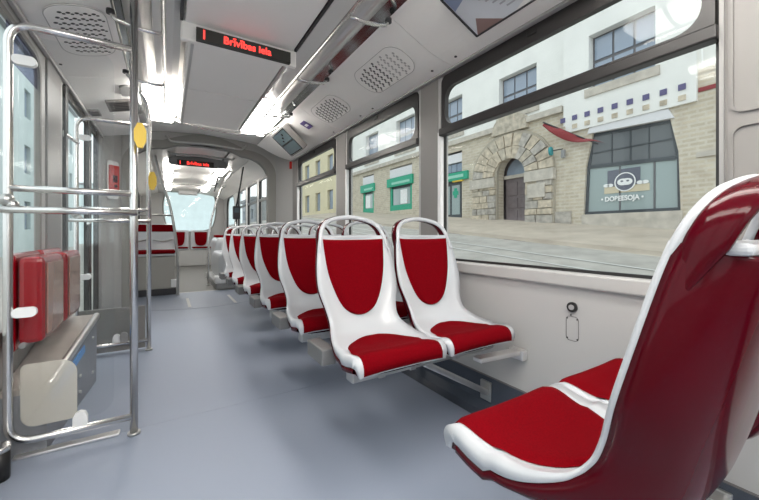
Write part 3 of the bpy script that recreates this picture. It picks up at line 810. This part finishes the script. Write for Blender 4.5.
ROWS = (1.462, 2.065, 2.695, 3.315, 3.905, 4.435)
for k, y in enumerate(ROWS):
    seat(SXA, y, math.pi, 'red and white seat on the aisle side of the %s row facing the camera' % ordn[k], True)
    seat(SXW, y, math.pi, 'red and white seat on the window side of the %s row facing the camera' % ordn[k])
    seat_support(y, -1, 'grey steel frame under the %s row of seats facing the camera' % ordn[k])
seat(SXA, .163, 0, 'nearest red seat seen from behind in the right foreground, aisle side')
seat(SXW, .163, 0, 'red seat beside the window in the right foreground, mostly hidden behind its neighbour')
seat_support(.163, 1, 'steel frame under the pair of seats in the right foreground')
# ------------------------------------------------------------------ far saloon beyond the arch
FXL, FXR, FZ = -.62, 1.52, 2.20
fw = [(5.95, 6.95), (7.10, 8.05), (8.25, 9.30)]
wfr = MB().plate([(5.5, 0), (YE, 0), (YE, 2.3), (5.5, 2.3)], [rrect(a, .80, b, 1.98, .06) for a, b in fw] + [rrect(9.75, .80, 11.2, 1.98, .35, 8)], (FXR, 0, 0), (0, 1, 0), (0, 0, 1), .06, (1, 0, 0)).build('wall_far_right', 'wall_white', kind='structure')
wfl = MB().plate([(5.5, 0), (YE, 0), (YE, 2.3), (5.5, 2.3)], [rrect(a, .80, b, 1.98, .06) for a, b in fw] + [rrect(9.75, .80, 11.2, 1.98, .35, 8)], (FXL, 0, 0), (0, 1, 0), (0, 0, 1), .06, (-1, 0, 0)).build('wall_far_left', 'wall_white', kind='structure')
nwin = 10
for X, sgn in ((FXR, 1), (FXL, -1)):
    for a, b_ in fw + [(9.75, 11.2)]:
        r = .06 if b_ < 9.5 else .35
        w = empty('window_%d' % nwin, (0, 0, 0), kind='structure'); nwin += 1
        MB().plate(rrect(a, .80, b_, 1.98, r, 8), [rrect(a + .03, .83, b_ - .03, 1.95, max(.04, r - .03), 8)], (X - sgn * .004, 0, 0), (0, 1, 0), (0, 0, 1), .04, (sgn, 0, 0)).build('gasket', 'dark_frame', w)
        if r < .1: MB().box((X - sgn * .01, a, BARZ - .02), (X + sgn * .03, b_, BARZ + .02)).build('transom_bar', 'dark_frame', w)
        MB().box((X + sgn * .04, a + .01, .81), (X + sgn * .044, b_ - .01, 1.97)).build('pane', 'tram_glass', w)
# rear wall with the wide rear windscreen
cxr = .60
rear_hole = [(cxr - .64, 2.16), (cxr - .70, 1.7), (cxr - .62, 1.2), (cxr - .45, 1.04), (cxr, .98), (cxr + .45, 1.04), (cxr + .62, 1.2), (cxr + .70, 1.7), (cxr + .64, 2.16)]
rh = [(p.x, p.y) for p in catmull([Vector((x, z, 0)) for x, z in rear_hole], 5)]
wb = MB().plate([(FXL - .1, 0), (FXR + .1, 0), (FXR + .1, 2.4), (FXL - .1, 2.4)], [rh], (0, YE, 0), (1, 0, 0), (0, 0, 1), .05, (0, 1, 0)).build('wall_back', 'wall_white', kind='structure')
w = empty('window_%d' % nwin, (0, YE, 0), kind='structure')
MB().plate(rh, [], (0, .03, 0), (1, 0, 0), (0, 0, 1), .006, (0, 1, 0)).build('windscreen', 'tram_glass', w)
MB().tube([(x, .0, z) for x, z in rh], .018, 8, closed=True).build('gasket', 'grey_rubber', w)
v = empty('sun_visor', (.52, YE - .35, 2.12), label='white box fixed at the top of the rear windscreen', cat='box')
MB().box((-.24, -.04, -.07), (.24, .04, .06), .012).build('case', 'pure_white', v)
MB().box((-.20, -.046, -.055), (.20, -.04, -.045)).build('slot', 'seam', v)
# far ceiling with lower side coves
cf = MB().box((FXL - .1, 5.04, 2.30), (FXR + .1, YE + .2, 2.36)).build('ceiling_far', 'ceiling_white', kind='structure')
MB().strip([(.12, 2.16), (.45, 2.18), (.78, 2.16)], 5.6, YE, .02).build('centre_panel', 'ceiling_white', cf)
for s, f in ((0, lambda x: x), (1, lambda x: .90 - x)):
    MB().strip([(f(.80), 2.15), (f(.95), 2.12), (f(1.10), 2.10)], 5.6, YE, .02).build('lamp_trough', 'silver', cf)
    MB().strip([(f(1.11), 2.10), (f(1.35), 2.05), (f(1.52), 1.99)], 5.6, YE, .02).build('cove_panel', 'ceiling_white', cf)
MB().box((.02, 6.30, 2.03), (.88, 6.40, 2.2), .03).build('sign_rib', 'grey_plastic', cf)
led_sign('red LED sign reading 1 Brivibas iela seen through the arch, far', .395, 6.26, 2.06, .52, .085, .07)
for y0_, lw_ in ((6.7, 'just past the sign'), (8.0, 'midway'), (9.8, 'by the windscreen')):
    ceiling_lamp('lit ceiling lamp %s on the left of the far saloon' % lw_, -.05, .10, y0_, y0_ + .9, 2.125, group='far saloon lamps, left')
    ceiling_lamp('lit ceiling lamp %s on the right of the far saloon' % lw_, .80, .95, y0_, y0_ + .9, 2.125, group='far saloon lamps, right')
hang_rail('bent hanging rail just past the articulation arch', 5.85, 0.0, .92, 2.10, 2.16)
hang_rail('bent hanging rail crossing the rear of the far saloon', 8.9, -.3, 1.2, 2.02, 2.12)
# curved grab poles past the arch
t = empty('grab_pole', (.14, 6.14, 0), label='curved steel grab pole left of the far aisle', cat='pole')
MB().tube(catmull([(0, 0, 0), (0, 0, .5), (-.03, 0, .9), (-.10, 0, 1.35), (-.21, 0, 1.75), (-.30, 0, 2.14)], 6), .018, 12).build('tube', 'steel_dull', t)
MB().cyl((0, 0, 0), (0, 0, .015), .03).build('foot', 'steel_dull', t)
t = empty('grab_pole', (.64, 7.0, 0), label='curved steel grab pole right of the far aisle', cat='pole')
MB().tube(catmull([(0, 0, 0), (0, 0, .5), (.02, 0, .9), (.07, 0, 1.28), (.25, 0, 1.85), (.42, 0, 2.12)], 6), .018, 12).build('tube', 'steel', t)
MB().cyl((0, 0, 0), (0, 0, .015), .03).build('foot', 'steel_dull', t)
t = empty('ticket_reader', (.99, 6.2, 1.29), label='black ticket reader on a thin pole past the last seats', cat='ticket reader')
MB().box((-.055, -.05, -.11), (.055, .03, .11), .012).build('case', 'dark_metal', t)
MB().box((-.035, -.054, .0), (.035, -.05, .08)).build('display', 'screen_pale', t)
MB().tube([(0, 0, -1.29), (0, 0, -.1)], .016, 10).build('pole', 'steel', t)
MB().tube([(.0, .0, .1), (.07, 0, .5), (.11, 0, .78)], .013, 10).build('upper_pole', 'dark_metal', t)
for k, (x, y, rz) in enumerate(((.86, 7.2, 0), (.93, 8.0, 0), (1.0, 8.8, 0))):
    t = empty('sloping_bracket', (x, y, 2.06), label='dark sloping strut under the far right ceiling, %s one' % ('nearest', 'middle', 'farthest')[k], cat='strut', group='struts under the far right ceiling')
    MB().tube([(0, 0, .05), (-.05, 0, -.08), (-.07, 0, -.16)], .012, 8).build('tube', 'dark_metal', t)
    MB().cyl((0, 0, .04), (0, 0, .06), .02, 10).build('flange', 'dark_metal', t)
# double bench on a grey podium, left
bn = empty('double_bench', (-.19, 6.50, 0), label='double red and white bench on a grey podium left of the far aisle', cat='bench')
MB().box((-.41, -.28, 0), (.31, .40, .10), .01).build('plinth', 'dark_metal', bn)
MB().box((-.41, -.30, .10), (.30, .40, .60), .015).build('podium', 'podium_grey', bn)
for k, x in enumerate((-.225, .135)):
    MB().box((x - .17, -.34, .60), (x + .17, .12, .635), .012).build('seat_shell', 'seat_white', bn)
    MB().box((x - .165, -.35, .635), (x + .165, .06, .685), .018).build('seat_pad', 'red_fabric', bn)
    M = Matrix.Translation((x, .13, .64)) @ Matrix.Rotation(math.radians(-7), 4, 'X')
    MB().box((-.17, -.02, 0), (.17, .03, .46), .018, 2, M).build('back_shell', 'seat_white', bn)
    MB().box((-.155, -.032, .33), (.155, -.018, .445), .006, 2, M).build('back_pad', 'red_fabric', bn)
    MB().tube([M @ Vector((-.13, -.03, .20)), M @ Vector((0, -.05, .17)), M @ Vector((.13, -.03, .20))], .012, 8).build('grab_loop', 'steel_dull', bn)
MB().box((.24, -.34, .12), (.33, -.28, .24), .01).build('step_box', 'pure_white', bn)
hb = empty('barrier_rail', (-.17, 6.2, 0), label='steel barrier rail in front of the podium bench', cat='handrail')
MB().tube(fillet([(-.42, 0, 1.22), (.23, 0, 1.22)], .05), .014, 10).build('rail', 'steel_dull', hb)
# rear bench of two seats
for k, x in enumerate((.28, .87)):
    t = empty('bench_chair', (x, YE - .35, 0), label='red padded rear seat under the windscreen, %s' % ('left of the pair', 'right of the pair')[k], cat='seat', group='rear seats under the windscreen')
    MB().box((-.27, -.14, .47), (.27, .30, .51), .015).build('seat_shell', 'seat_white', t)
    MB().box((-.24, -.16, .505), (.24, .20, .545), .018).build('seat_pad', 'red_fabric', t)
    pts = [(-.17, .98), (-.155, .72), (-.11, .60), (0, .57), (.11, .60), (.155, .72), (.17, .98)]
    pp = [(p.x, p.y) for p in catmull([Vector((x_, z_, 0)) for x_, z_ in pts], 4)]
    MB().plate([(-.27, .50), (.27, .50), (.27, 1.03), (-.27, 1.03)], [], (0, .27, 0), (1, 0, 0), (0, 0, 1), .04, (0, 1, 0)).build('back_shell', 'seat_white', t)
    MB().plate(pp, [], (0, .245, 0), (1, 0, 0), (0, 0, 1), .026, (0, 1, 0)).build('back_pad', 'red_fabric', t)
bb = empty('rear_podium', (.575, YE - .3, 0), label='white podium carrying the two rear seats', cat='podium')
MB().box((-.75, -.16, 0), (.75, .29, .465), .02).build('body', 'wall_white', bb)
MB().cyl((.45, -.161, .22), (.45, -.168, .22), .03, 10).build('lock', 'seam', bb)
# white wheel-box covers on the right beyond the last row
wc = empty('wheel_cover', (1.02, 7.3, 0), label='white rounded wheel cover right of the far aisle', cat='cover')
MB().box((-.32, -.95, 0), (.49, 1.0, .12), .02).build('plinth', 'grey_plastic', wc)
MB().box((-.27, -.9, .12), (.49, .25, .62), .10, 4).build('front_hood', 'seat_white', wc)
MB().box((-.22, .0, .12), (.49, .95, .86), .10, 4).build('rear_hood', 'seat_white', wc)
MB().box((-.34, -.98, .10), (-.16, -.72, .22), .02).build('step_box', 'pure_white', wc)
fs = empty('side_chair', (.88, 7.75, .86), label='red padded side seat on the white wheel cover', cat='seat')
MB().box((-.06, -.16, 0), (.24, .16, .05), .02).build('seat_pad', 'red_fabric', fs)
MB().box((.20, -.18, .0), (.26, .18, .22), .02).build('back_pad', 'red_fabric', fs)
# end wall behind the camera
wn = MB().plate([(XL - .06, 0), (XR + .06, 0), (XR + .06, 2.3), (XL - .06, 2.3)], [rrect(-.35, .9, 1.15, 1.95, .1)], (0, Y0 - .05, 0), (1, 0, 0), (0, 0, 1), .05, (0, 1, 0)).build('wall_near_end', 'wall_white', kind='structure')

# ================================================================== outside
FX = 12.6      # street facade
def gz(x, y):
    y = max(-20, min(26, y)); full = -.89 + .122 * x + .077 * y
    q = max(0, min(1, (x - 2.2) / 3.0))
    return -.45 * (1 - q) + full * q
def ground(name, xs, ys, m, dz=0.0, **k):
    b = MB(); G = [[b.bm.verts.new((x, y, gz(x, y) + dz)) for y in ys] for x in xs]
    for i in range(len(xs) - 1):
        for j in range(len(ys) - 1): b.bm.faces.new((G[i][j], G[i + 1][j], G[i + 1][j + 1], G[i][j + 1]))
    return b.build(name, m, None, **k)
ys = [-30 + 2.5 * k for k in range(32)]
ground('road', [1.75 + .45 * k for k in range(17)], ys, 'asphalt', kind='structure')
b = MB()
for (xa, xb, zt_) in ((9.0, 12.7, .10),):
    xs = [xa, xa + .02, xb]
    G = [[b.bm.verts.new((x, y, gz(x, y) + (0 if i == 0 else zt_))) for y in ys] for i, x in enumerate(xs)]
    for i in range(2):
        for j in range(len(ys) - 1): b.bm.faces.new((G[i][j], G[i + 1][j], G[i + 1][j + 1], G[i][j + 1]))
b.build('pavement', 'paving', None, kind='structure')
for k, x in enumerate((5.2, 5.9, 6.9, 7.6)):
    ground('tram_rail', [x, x + .07], ys, 'paint_white', .012, label=('shiny tram rail in the street, nearest the tram', 'second shiny tram rail in the street from the tram', 'third shiny tram rail in the street from the tram', 'shiny tram rail in the street, nearest the pavement')[k], cat='rail', group='rails in the street')
MB().box((-40, -30, -.6), (-.8, 60, -.5)).build('ground', 'asphalt', None, kind='structure')
MB().box((-.8, 12.5, -.6), (1.75, 60, -.5)).build('ground', 'asphalt', None, kind='structure')

# --- stone building with the arched doorway and the shop
sb = empty('stone_building', (FX, 9.7, 0), label='pale building with arched stone doorway and shop window across the street', cat='building')
def fpl(name, m, outer, holes, x, th, parent=sb):
    return MB().plate([(a - 9.7, z) for a, z in outer], [[(a - 9.7, z) for a, z in h] for h in holes], (x, 0, 0), (0, 1, 0), (0, 0, 1), th, (1, 0, 0)).build(name, m, parent)
def fbox(name, m, y0, z0, y1, z1, x0, x1, parent=sb, bev=0.0):
    return MB().box((x0, y0 - 9.7, z0), (x1, y1 - 9.7, z1), bev).build(name, m, parent)
DC = 9.66
door_hole = [(DC - .72, .4), (DC + .72, .4)] + [(DC + .82 * math.cos(math.radians(a)) * .88, 3.45 + .85 * math.sin(math.radians(a))) for a in range(0, 181, 15)]
shop_hole = [(3.95, 1.6), (6.68, 1.6), (6.60, 3.3), (6.30, 4.72), (4.25, 4.60), (4.0, 3.3)]
gdoor = [(12.62, .8), (14.35, .8), (14.35, 5.0), (12.62, 5.0)]
gwin2 = [(16.77, 2.4), (19.2, 2.4), (19.2, 5.2), (16.77, 5.2)]
gwin3 = [(21.3, 2.4), (22.9, 2.4), (22.9, 5.2), (21.3, 5.2)]
fpl('stone_wall', 'yellow_stone', [(-14, -1.5), (26, -1.5), (26, 5.5), (-14, 5.5)], [door_hole, shop_hole, gdoor, gwin2, gwin3], 0, .35)
fbox('inner_wall', 'door_wood', -14, -1.5, 26, 5.4, .9, 1.0)
fbox('cornice', 'stone_band', 7.4, 5.45, 26, 5.68, -.16, .3)
fbox('plinth', 'stone_c', -14, .0, 3.9, 1.0, -.06, .1)
fbox('plinth', 'stone_c', 7.1, .4, 7.7, 1.75, -.06, .1)
fbox('shop_stallriser', 'stone_band', 3.9, .3, 6.72, 1.6, -.05, .3)
fbox('stringcourse', 'stone_band', -14, 3.05, 3.6, 3.2, -.06, .1)
# upper walls
def upper(name, y0, y1, z0, z1, x, wnds, m='render_white'):
    holes = [[(a, c), (b_, c), (b_, d), (a, d)] for a, b_, c, d in wnds]
    o = fpl(name, m, [(y0, z0), (y1, z0), (y1, z1), (y0, z1)], holes, x, .4)
    for a, b_, c, d in wnds:
        fr = fbox('window', 'window_frame_grey', a, c, b_, d, x + .30, x + .33)
        n = 3
        for i in range(n):
            for j in range(2):
                pa = a + .07 + (b_ - a - .07) * i / n; pb = a + (b_ - a - .07) * (i + 1) / n
                za = c + .06 if j == 0 else c + (d - c) * .56; zb = c + (d - c) * .50 if j == 0 else d - .07
                fbox('pane', 'window_pane', pa, za, pb, zb, x + .275, x + .31, fr)
        s = fbox('window_sill', 'stone_band', a - .12, c - .28, b_ + .12, c, x - .06, x + .3)
    return o
upper('white_wing', 3.57, 7.35, 4.62, 13.0, -.10, [(4.52, 6.45, 5.95, 7.80), (4.52, 6.45, 9.5, 11.4)])
upper('white_wall', 7.35, 26, 5.5, 13.0, .30, [(8.71, 10.6, 6.25, 7.95), (12.9, 14.7, 6.25, 8.1), (16.9, 18.9, 6.3, 8.3), (21.2, 23.0, 6.3, 8.3)])
fbox('white_wall_plain', 'render_white', -14, 4.95, 3.56, 13, .30, .7)
fbox('brick_ledge', 'flag_red', -14, 4.86, 3.55, 4.97, -.04, .4)
# olive plates standing in for the dark gaps, and blue squares under the white wing
for k in range(9):
    y = 3.80 + .435 * k
    fbox('blue_square', 'slate_blue', y, 5.02, y + .17, 5.19, -.13, -.09)
    fbox('gap_square', 'stone_b', y, 4.72, y + .17, 4.87, -.13, -.09)
# shop front
shw = fpl('shop_white_board', 'shop_white', [(4.08, 4.30), (6.52, 4.42), (6.40, 4.74), (4.22, 4.60)], [], -.06, .3)
sf = fpl('shop_window', 'shop_frame', shop_hole, [[(4.05, 1.70), (6.58, 1.70), (6.52, 3.22), (4.07, 3.10)], [(4.10, 3.22), (6.50, 3.34), (6.38, 4.32), (4.24, 4.22)]], .10, .08)
fpl('pane', 'shop_pane', [(4.05, 1.70), (6.58, 1.70), (6.52, 3.22), (4.07, 3.10)], [], .14, .02, sf)
fpl('pane', 'shop_dark', [(4.10, 3.22), (6.50, 3.34), (6.38, 4.32), (4.24, 4.22)], [], .14, .02, sf)
for yy in (4.75, 5.25, 5.8): fbox('glazing_bar', 'shop_frame', yy, 3.22, yy + .035, 4.35, .11, .14, sf)
fbox('glazing_bar', 'shop_frame', 4.15, 3.72, 6.45, 3.76, .11, .14, sf)
for yy in (4.6, 5.55): fbox('glazing_bar', 'window_frame_grey', yy, 1.7, yy + .05, 3.15, .12, .14, sf)
fbox('dark_poster', 'print_grey', 5.0, 2.50, 5.95, 3.05, .125, .14, sf)
fbox('cream_board', 'cream_board', 4.75, 2.28, 6.05, 2.50, .12, .14, sf)
cy_, cz_ = 5.42, 2.62
fpl('emblem_disc', 'print_grey', [(cy_ + .30 * math.cos(k * math.pi / 12), cz_ + .30 * math.sin(k * math.pi / 12)) for k in range(24)], [], .105, .01, sf)
fpl('emblem_ring', 'print_white', [(cy_ + .31 * math.cos(k * math.pi / 12), cz_ + .31 * math.sin(k * math.pi / 12)) for k in range(24)], [[(cy_ + .275 * math.cos(k * math.pi / 12), cz_ + .275 * math.sin(k * math.pi / 12)) for k in range(24)]], .10, .01, sf)
mask = [(cy_ + .22 * math.cos(t) * (1 - .0 * math.cos(t)), cz_ + (.105 + .035 * abs(math.cos(t))) * math.sin(t)) for t in [k * math.pi / 14 for k in range(28)]]
fpl('emblem_shape', 'print_white', mask, [[(cy_ + sx_ * .085 + .045 * math.cos(k * math.pi / 5), cz_ + .025 + .03 * math.sin(k * math.pi / 5)) for k in range(10)] for sx_ in (-1, 1)], .095, .008, sf)
text('shop_lettering', '• DOBEESOJA •', .22, 'print_white', sf, (.095, cy_ + .72 - 9.7, 2.02), (0, -1, 0), (0, 0, 1), .004, bold=.008, sx=.86)
for yy in (4.85, 5.0, 5.85, 5.98): fpl('painted_cloud', 'print_white', [(yy + .09 * math.cos(k * math.pi / 6), 2.55 + .06 * math.sin(k * math.pi / 6)) for k in range(12)], [], .10, .008, sf)
# arched doorway: joint bed, blocks, voussoirs
pr_o = [(DC - 1.95, .4), (DC + 2.15, .4)] + [(DC + .1 + 2.05 * math.cos(math.radians(a)), 3.55 + 1.75 * math.sin(math.radians(a))) for a in range(0, 181, 10)]
fpl('portal_bed', 'stone_joint', pr_o, [[(a, z + (.001 if z < .5 else 0)) for a, z in door_hole]], -.12, .14)
rs = random.Random(3)
def stone(poly, th, m):
    fpl('stone', m, poly, [], -.12 - th, th + .02)
for sgn in (-1, 1):
    z = .75 if sgn < 0 else 1.25
    while z < 3.42:
        hgt = rs.uniform(.24, .36); x = .74
        end = 1.92 if sgn < 0 else 2.12
        while x < end - .1:
            wd = min(rs.uniform(.32, .62), end - x)
            if end - (x + wd) < .2: wd = end - x
            a0 = DC + sgn * (x + .018); a1 = DC + sgn * (x + wd - .018)
            stone([(min(a0, a1), z + .018), (max(a0, a1), z + .018), (max(a0, a1), min(z + hgt, 3.42) - .018), (min(a0, a1), min(z + hgt, 3.42) - .018)], rs.uniform(.03, .10), rs.choice(['stone_a', 'stone_b', 'stone_c']))
            x += wd
        z += hgt
    a0, a1 = sorted((DC + sgn * .76, DC + sgn * (2.0 if sgn < 0 else 2.2)))
    fpl('impost_band', 'stone_band', [(a0, 3.0), (a1, 3.0), (a1, 3.42), (a0, 3.42)], [], -.26, .2)
def ap(r, a, stretch=1.0): return (DC + .05 + r * math.cos(math.radians(a)) , 3.45 + r * .86 * math.sin(math.radians(a)))
for r0, r1, n in ((.80, 1.38, 11), (1.40, 2.0, 13)):
    for k in range(n):
        a0 = 180 * k / n + .9; a1 = 180 * (k + 1) / n - .9
        stone([ap(r0, a0), ap(r1, a0), ap(r1, (a0 + a1) / 2), ap(r1, a1), ap(r0, a1), ap(r0, (a0 + a1) / 2)], rs.uniform(.05, .12), rs.choice(['stone_a', 'stone_b', 'stone_c', 'stone_b']))
fpl('crown_stone', 'stone_a', [(DC - .85, 5.25), (DC + .95, 5.25)] + [(DC + .05 + .85 * math.cos(math.radians(a)), 5.45 + .62 * math.sin(math.radians(a))) for a in range(0, 181, 15)], [], -.2, .4)
dd = fbox('door', 'door_wood', DC - .66, .6, DC + .66, 3.38, .45, .52)
for j, (za, zb) in enumerate(((1.45, 1.95), (2.05, 2.5), (2.6, 3.2))):
    for s in (-1, 1):
        a0, a1 = sorted((DC + s * .06, DC + s * .56)); fbox('door_panel', 'door_wood', a0, za, a1, zb, .42, .46, dd, .015)
fbox('door_transom', 'stone_band', DC - .7, 3.36, DC + .7, 3.5, .35, .5)
fpl('fanlight', 'window_pane', [(DC + .66 * math.cos(math.radians(a)), 3.5 + .72 * math.sin(math.radians(a))) for a in range(0, 181, 15)], [], .48, .03)
fbox('door_plaque', 'stone_band', 8.0, 2.35, 8.75, 2.9, -.26, -.1)
# green-signed chemist fronts
def gfront(y0, y1, zb, zs, is_door):
    f_ = fbox('shop_front', 'shop_frame', y0, zb, y1, 5.0, .12, .2)
    fbox('white_board', 'shop_white', y0, 4.55, y1, 5.1, .0, .15, f_)
    n = 4
    for i in range(n):
        a0 = y0 + .05 + (y1 - y0 - .05) * i / n; a1 = y0 + (y1 - y0 - .05) * (i + 1) / n
        fbox('pane', 'window_pane', a0, 4.1, a1, 4.5, .09, .13, f_)
    if is_door:
        fbox('door_leaf', 'shop_frame', y0 + .1, zb, y0 + .85, 3.55, .06, .12, f_)
        fbox('pane', 'shop_pane', y0 + .2, 1.9, y0 + .75, 3.4, .04, .07, f_)
        fbox('pane', 'shop_pane', y0 + .95, 1.9, y1 - .1, 3.4, .08, .13, f_)
        fpl('green_cross', 'sign_green', [(y0 + .38, 2.9), (y0 + .38, 2.75), (y0 + .58, 2.75), (y0 + .58, 2.9), (y0 + .68, 2.9), (y0 + .68, 3.1), (y0 + .58, 3.1), (y0 + .58, 3.25), (y0 + .38, 3.25), (y0 + .38, 3.1), (y0 + .28, 3.1), (y0 + .28, 2.9)], [], .02, .02, f_)
    else:
        fbox('pane', 'shop_pane', y0 + .3, 2.75, y1 - .3, 3.8, .08, .13, f_)
        fbox('pale_poster', 'print_white', y0 + .6, 2.8, y0 + 1.3, 3.7, .06, .08, f_)
        fbox('green_panel', 'sign_green', y0, 2.4, y1, 2.75, .02, .15, f_)
        for yy in (y0, y1 - .22): fbox('green_panel', 'sign_green', yy, 2.75, yy + .22, 3.9, .04, .15, f_)
    return f_
gfront(12.62, 14.35, 1.2, 3.6, True)
gfront(16.77, 19.2, 2.4, 3.9, False)
gfront(21.3, 22.9, 2.4, 3.9, False)
def fascia(y0, y1, z0, z1, k):
    g = fbox('green_fascia', 'sign_green', y0, z0, y1, z1, -.12, .05)
    fbox('fascia_band', 'sign_green_pale', y0 + .25, z0 + .12, y1 - .6, z0 + .27, -.135, -.12, g)
fascia(12.15, 14.6, 3.62, 4.02, 0); fascia(16.6, 19.4, 3.95, 4.5, 1); fascia(21.1, 23.1, 3.95, 4.5, 2)
fbox('yellow_strip', 'yellow', 12.5, 3.55, 13.2, 3.63, -.1, .05)
# drain pipe at the end of the stone part
MB().tube([(-.08, 15.2 - 9.7, 1.5), (-.08, 15.2 - 9.7, 5.4)], .06, 8).build('drain_pipe', 'grey_plastic', sb)
# round hanging sign and bracket
rs_ = empty('hanging_sign', (FX - .06, 7.4, 3.98), label='round teal hanging sign on the stone wall beside the doorway', cat='sign')
MB().cyl((-.42, .25, 0), (-.40, .17, 0), .16, 14).build('disc', 'sign_teal', rs_)
MB().tube([(0, 0, .1), (-.35, .15, .02)], .02, 8).build('bracket', 'dark_metal', rs_)
MB().box((-.1, -.12, -.25), (0.0, .02, .05), .02).build('lamp_box', 'grey_plastic', rs_)
# red flag on a pole
fg = empty('flag', (FX - .1, 6.15, 3.98), label='dark red flag hanging from a slanted pole above the shop', cat='flag')
MB().tube([(0, 0, 0), (-.4, 1.75, 1.15)], .025, 8).build('pole', 'dark_metal', fg)
b = MB()
secs = []
for k in range(9):
    q = k / 8; px, py, pz = -.4 + .36 * q, 1.75 - 1.6 * q, 1.15 - 1.02 * q
    drop = .12 + .32 * math.sin(math.pi * min(1, q * 1.1))
    secs.append([(px + .05 * math.sin(q * 9 + j), py - .35 * j / 4 * q, pz - drop * j / 4 + .02 * math.sin(j + q * 6)) for j in range(5)])
b.loft(secs, closed=False, cap=False)
cl = b.build('cloth', 'flag_red', fg)
sm = cl.modifiers.new('thick', 'SOLIDIFY'); sm.thickness = .012

# --- neighbouring buildings further up the street
def building(label, x, y, w, d, z0, z1, m, cols, rows_, face, wz=1.5, ww=1.0, wh=1.6, roof='roof_grey', extra=None):
    """box building; face 'x-' or 'x+' or 'y-' is the side that looks at the tram, with recessed windows"""
    t = empty('street_building', (x, y, z0), label=label, cat='building')
    H_ = z1 - z0
    if face in ('x-', 'x+'):
        L = w; s = -1 if face == 'x-' else 1
        ea = (0, 1, 0); off = (0, -L / 2, 0); en = (-s, 0, 0)
    else:
        L = w; ea = (1, 0, 0); off = (-L / 2, 0, 0); en = (0, 1, 0)
    hl = []
    for i in range(cols):
        for j in range(rows_):
            ca = L * (i + .5) / cols; cz = wz + (H_ - wz - .6) * (j + .0) / max(1, rows_) + .2
            hl.append((ca - ww / 2, cz, ca + ww / 2, cz + wh))
    MB().plate([(0, -1), (L, -1), (L, H_), (0, H_)], [[(a, c), (b_, c), (b_, e), (a, e)] for a, c, b_, e in hl], off, ea, (0, 0, 1), .3, en).build('wall', m, t)
    e3 = Vector(ea); n3 = Vector(en); o3 = Vector(off)
    c0 = o3 + n3 * .3; c1 = o3 + e3 * L + n3 * d + Vector((0, 0, H_ - .05))
    MB().box((min(c0.x, c1.x), min(c0.y, c1.y), -1), (max(c0.x, c1.x), max(c0.y, c1.y), H_ - .05)).build('rear_block', m, t)
    c0 = o3 - n3 * .3 - e3 * .2; c1 = o3 + e3 * (L + .2) + n3 * d
    MB().box((min(c0.x, c1.x), min(c0.y, c1.y), H_ - .05), (max(c0.x, c1.x), max(c0.y, c1.y), H_ + .3)).build('roof', roof, t)
    for a, c, b_, e in hl:
        w_ = MB().plate([(a, c), (b_, c), (b_, e), (a, e)], [], o3 + n3 * .22, e3, (0, 0, 1), .05, n3).build('window', 'window_frame_grey', t)
        hm = (a + b_) / 2
        for pa, pb in ((a + .06, hm - .03), (hm + .03, b_ - .06)):
            MB().plate([(pa, c + .06), (pb, c + .06), (pb, e - .06), (pa, e - .06)], [], o3 + n3 * .20, e3, (0, 0, 1), .03, n3).build('pane', 'window_pane', w_)
    return t
building('yellow plastered house further up the street on the right', 12.0, 32, 11.5, 8, 1.6, 9.5, 'plaster_yellow', 4, 2, 'x-', 1.2, 1.2, 1.7)
building('low grey house in front of the yellow house up the street', 8.9, 47, 8, 6, 1.6, 5.0, 'plaster_grey', 3, 1, 'x-', .9, 1.0, 1.2)
building('pale house along the street on the left, seen through the door', -8.5, 31, 36, 8, -.5, 13.5, 'plaster_pale', 11, 3, 'x+', 1.5, 1.3, 2.0)
building('light house closing the street far behind the tram', -2.0, 75, 30, 8, -.5, 9.0, 'plaster_pale', 0, 0, 'y-', 5.0, 1.3, 2.0)
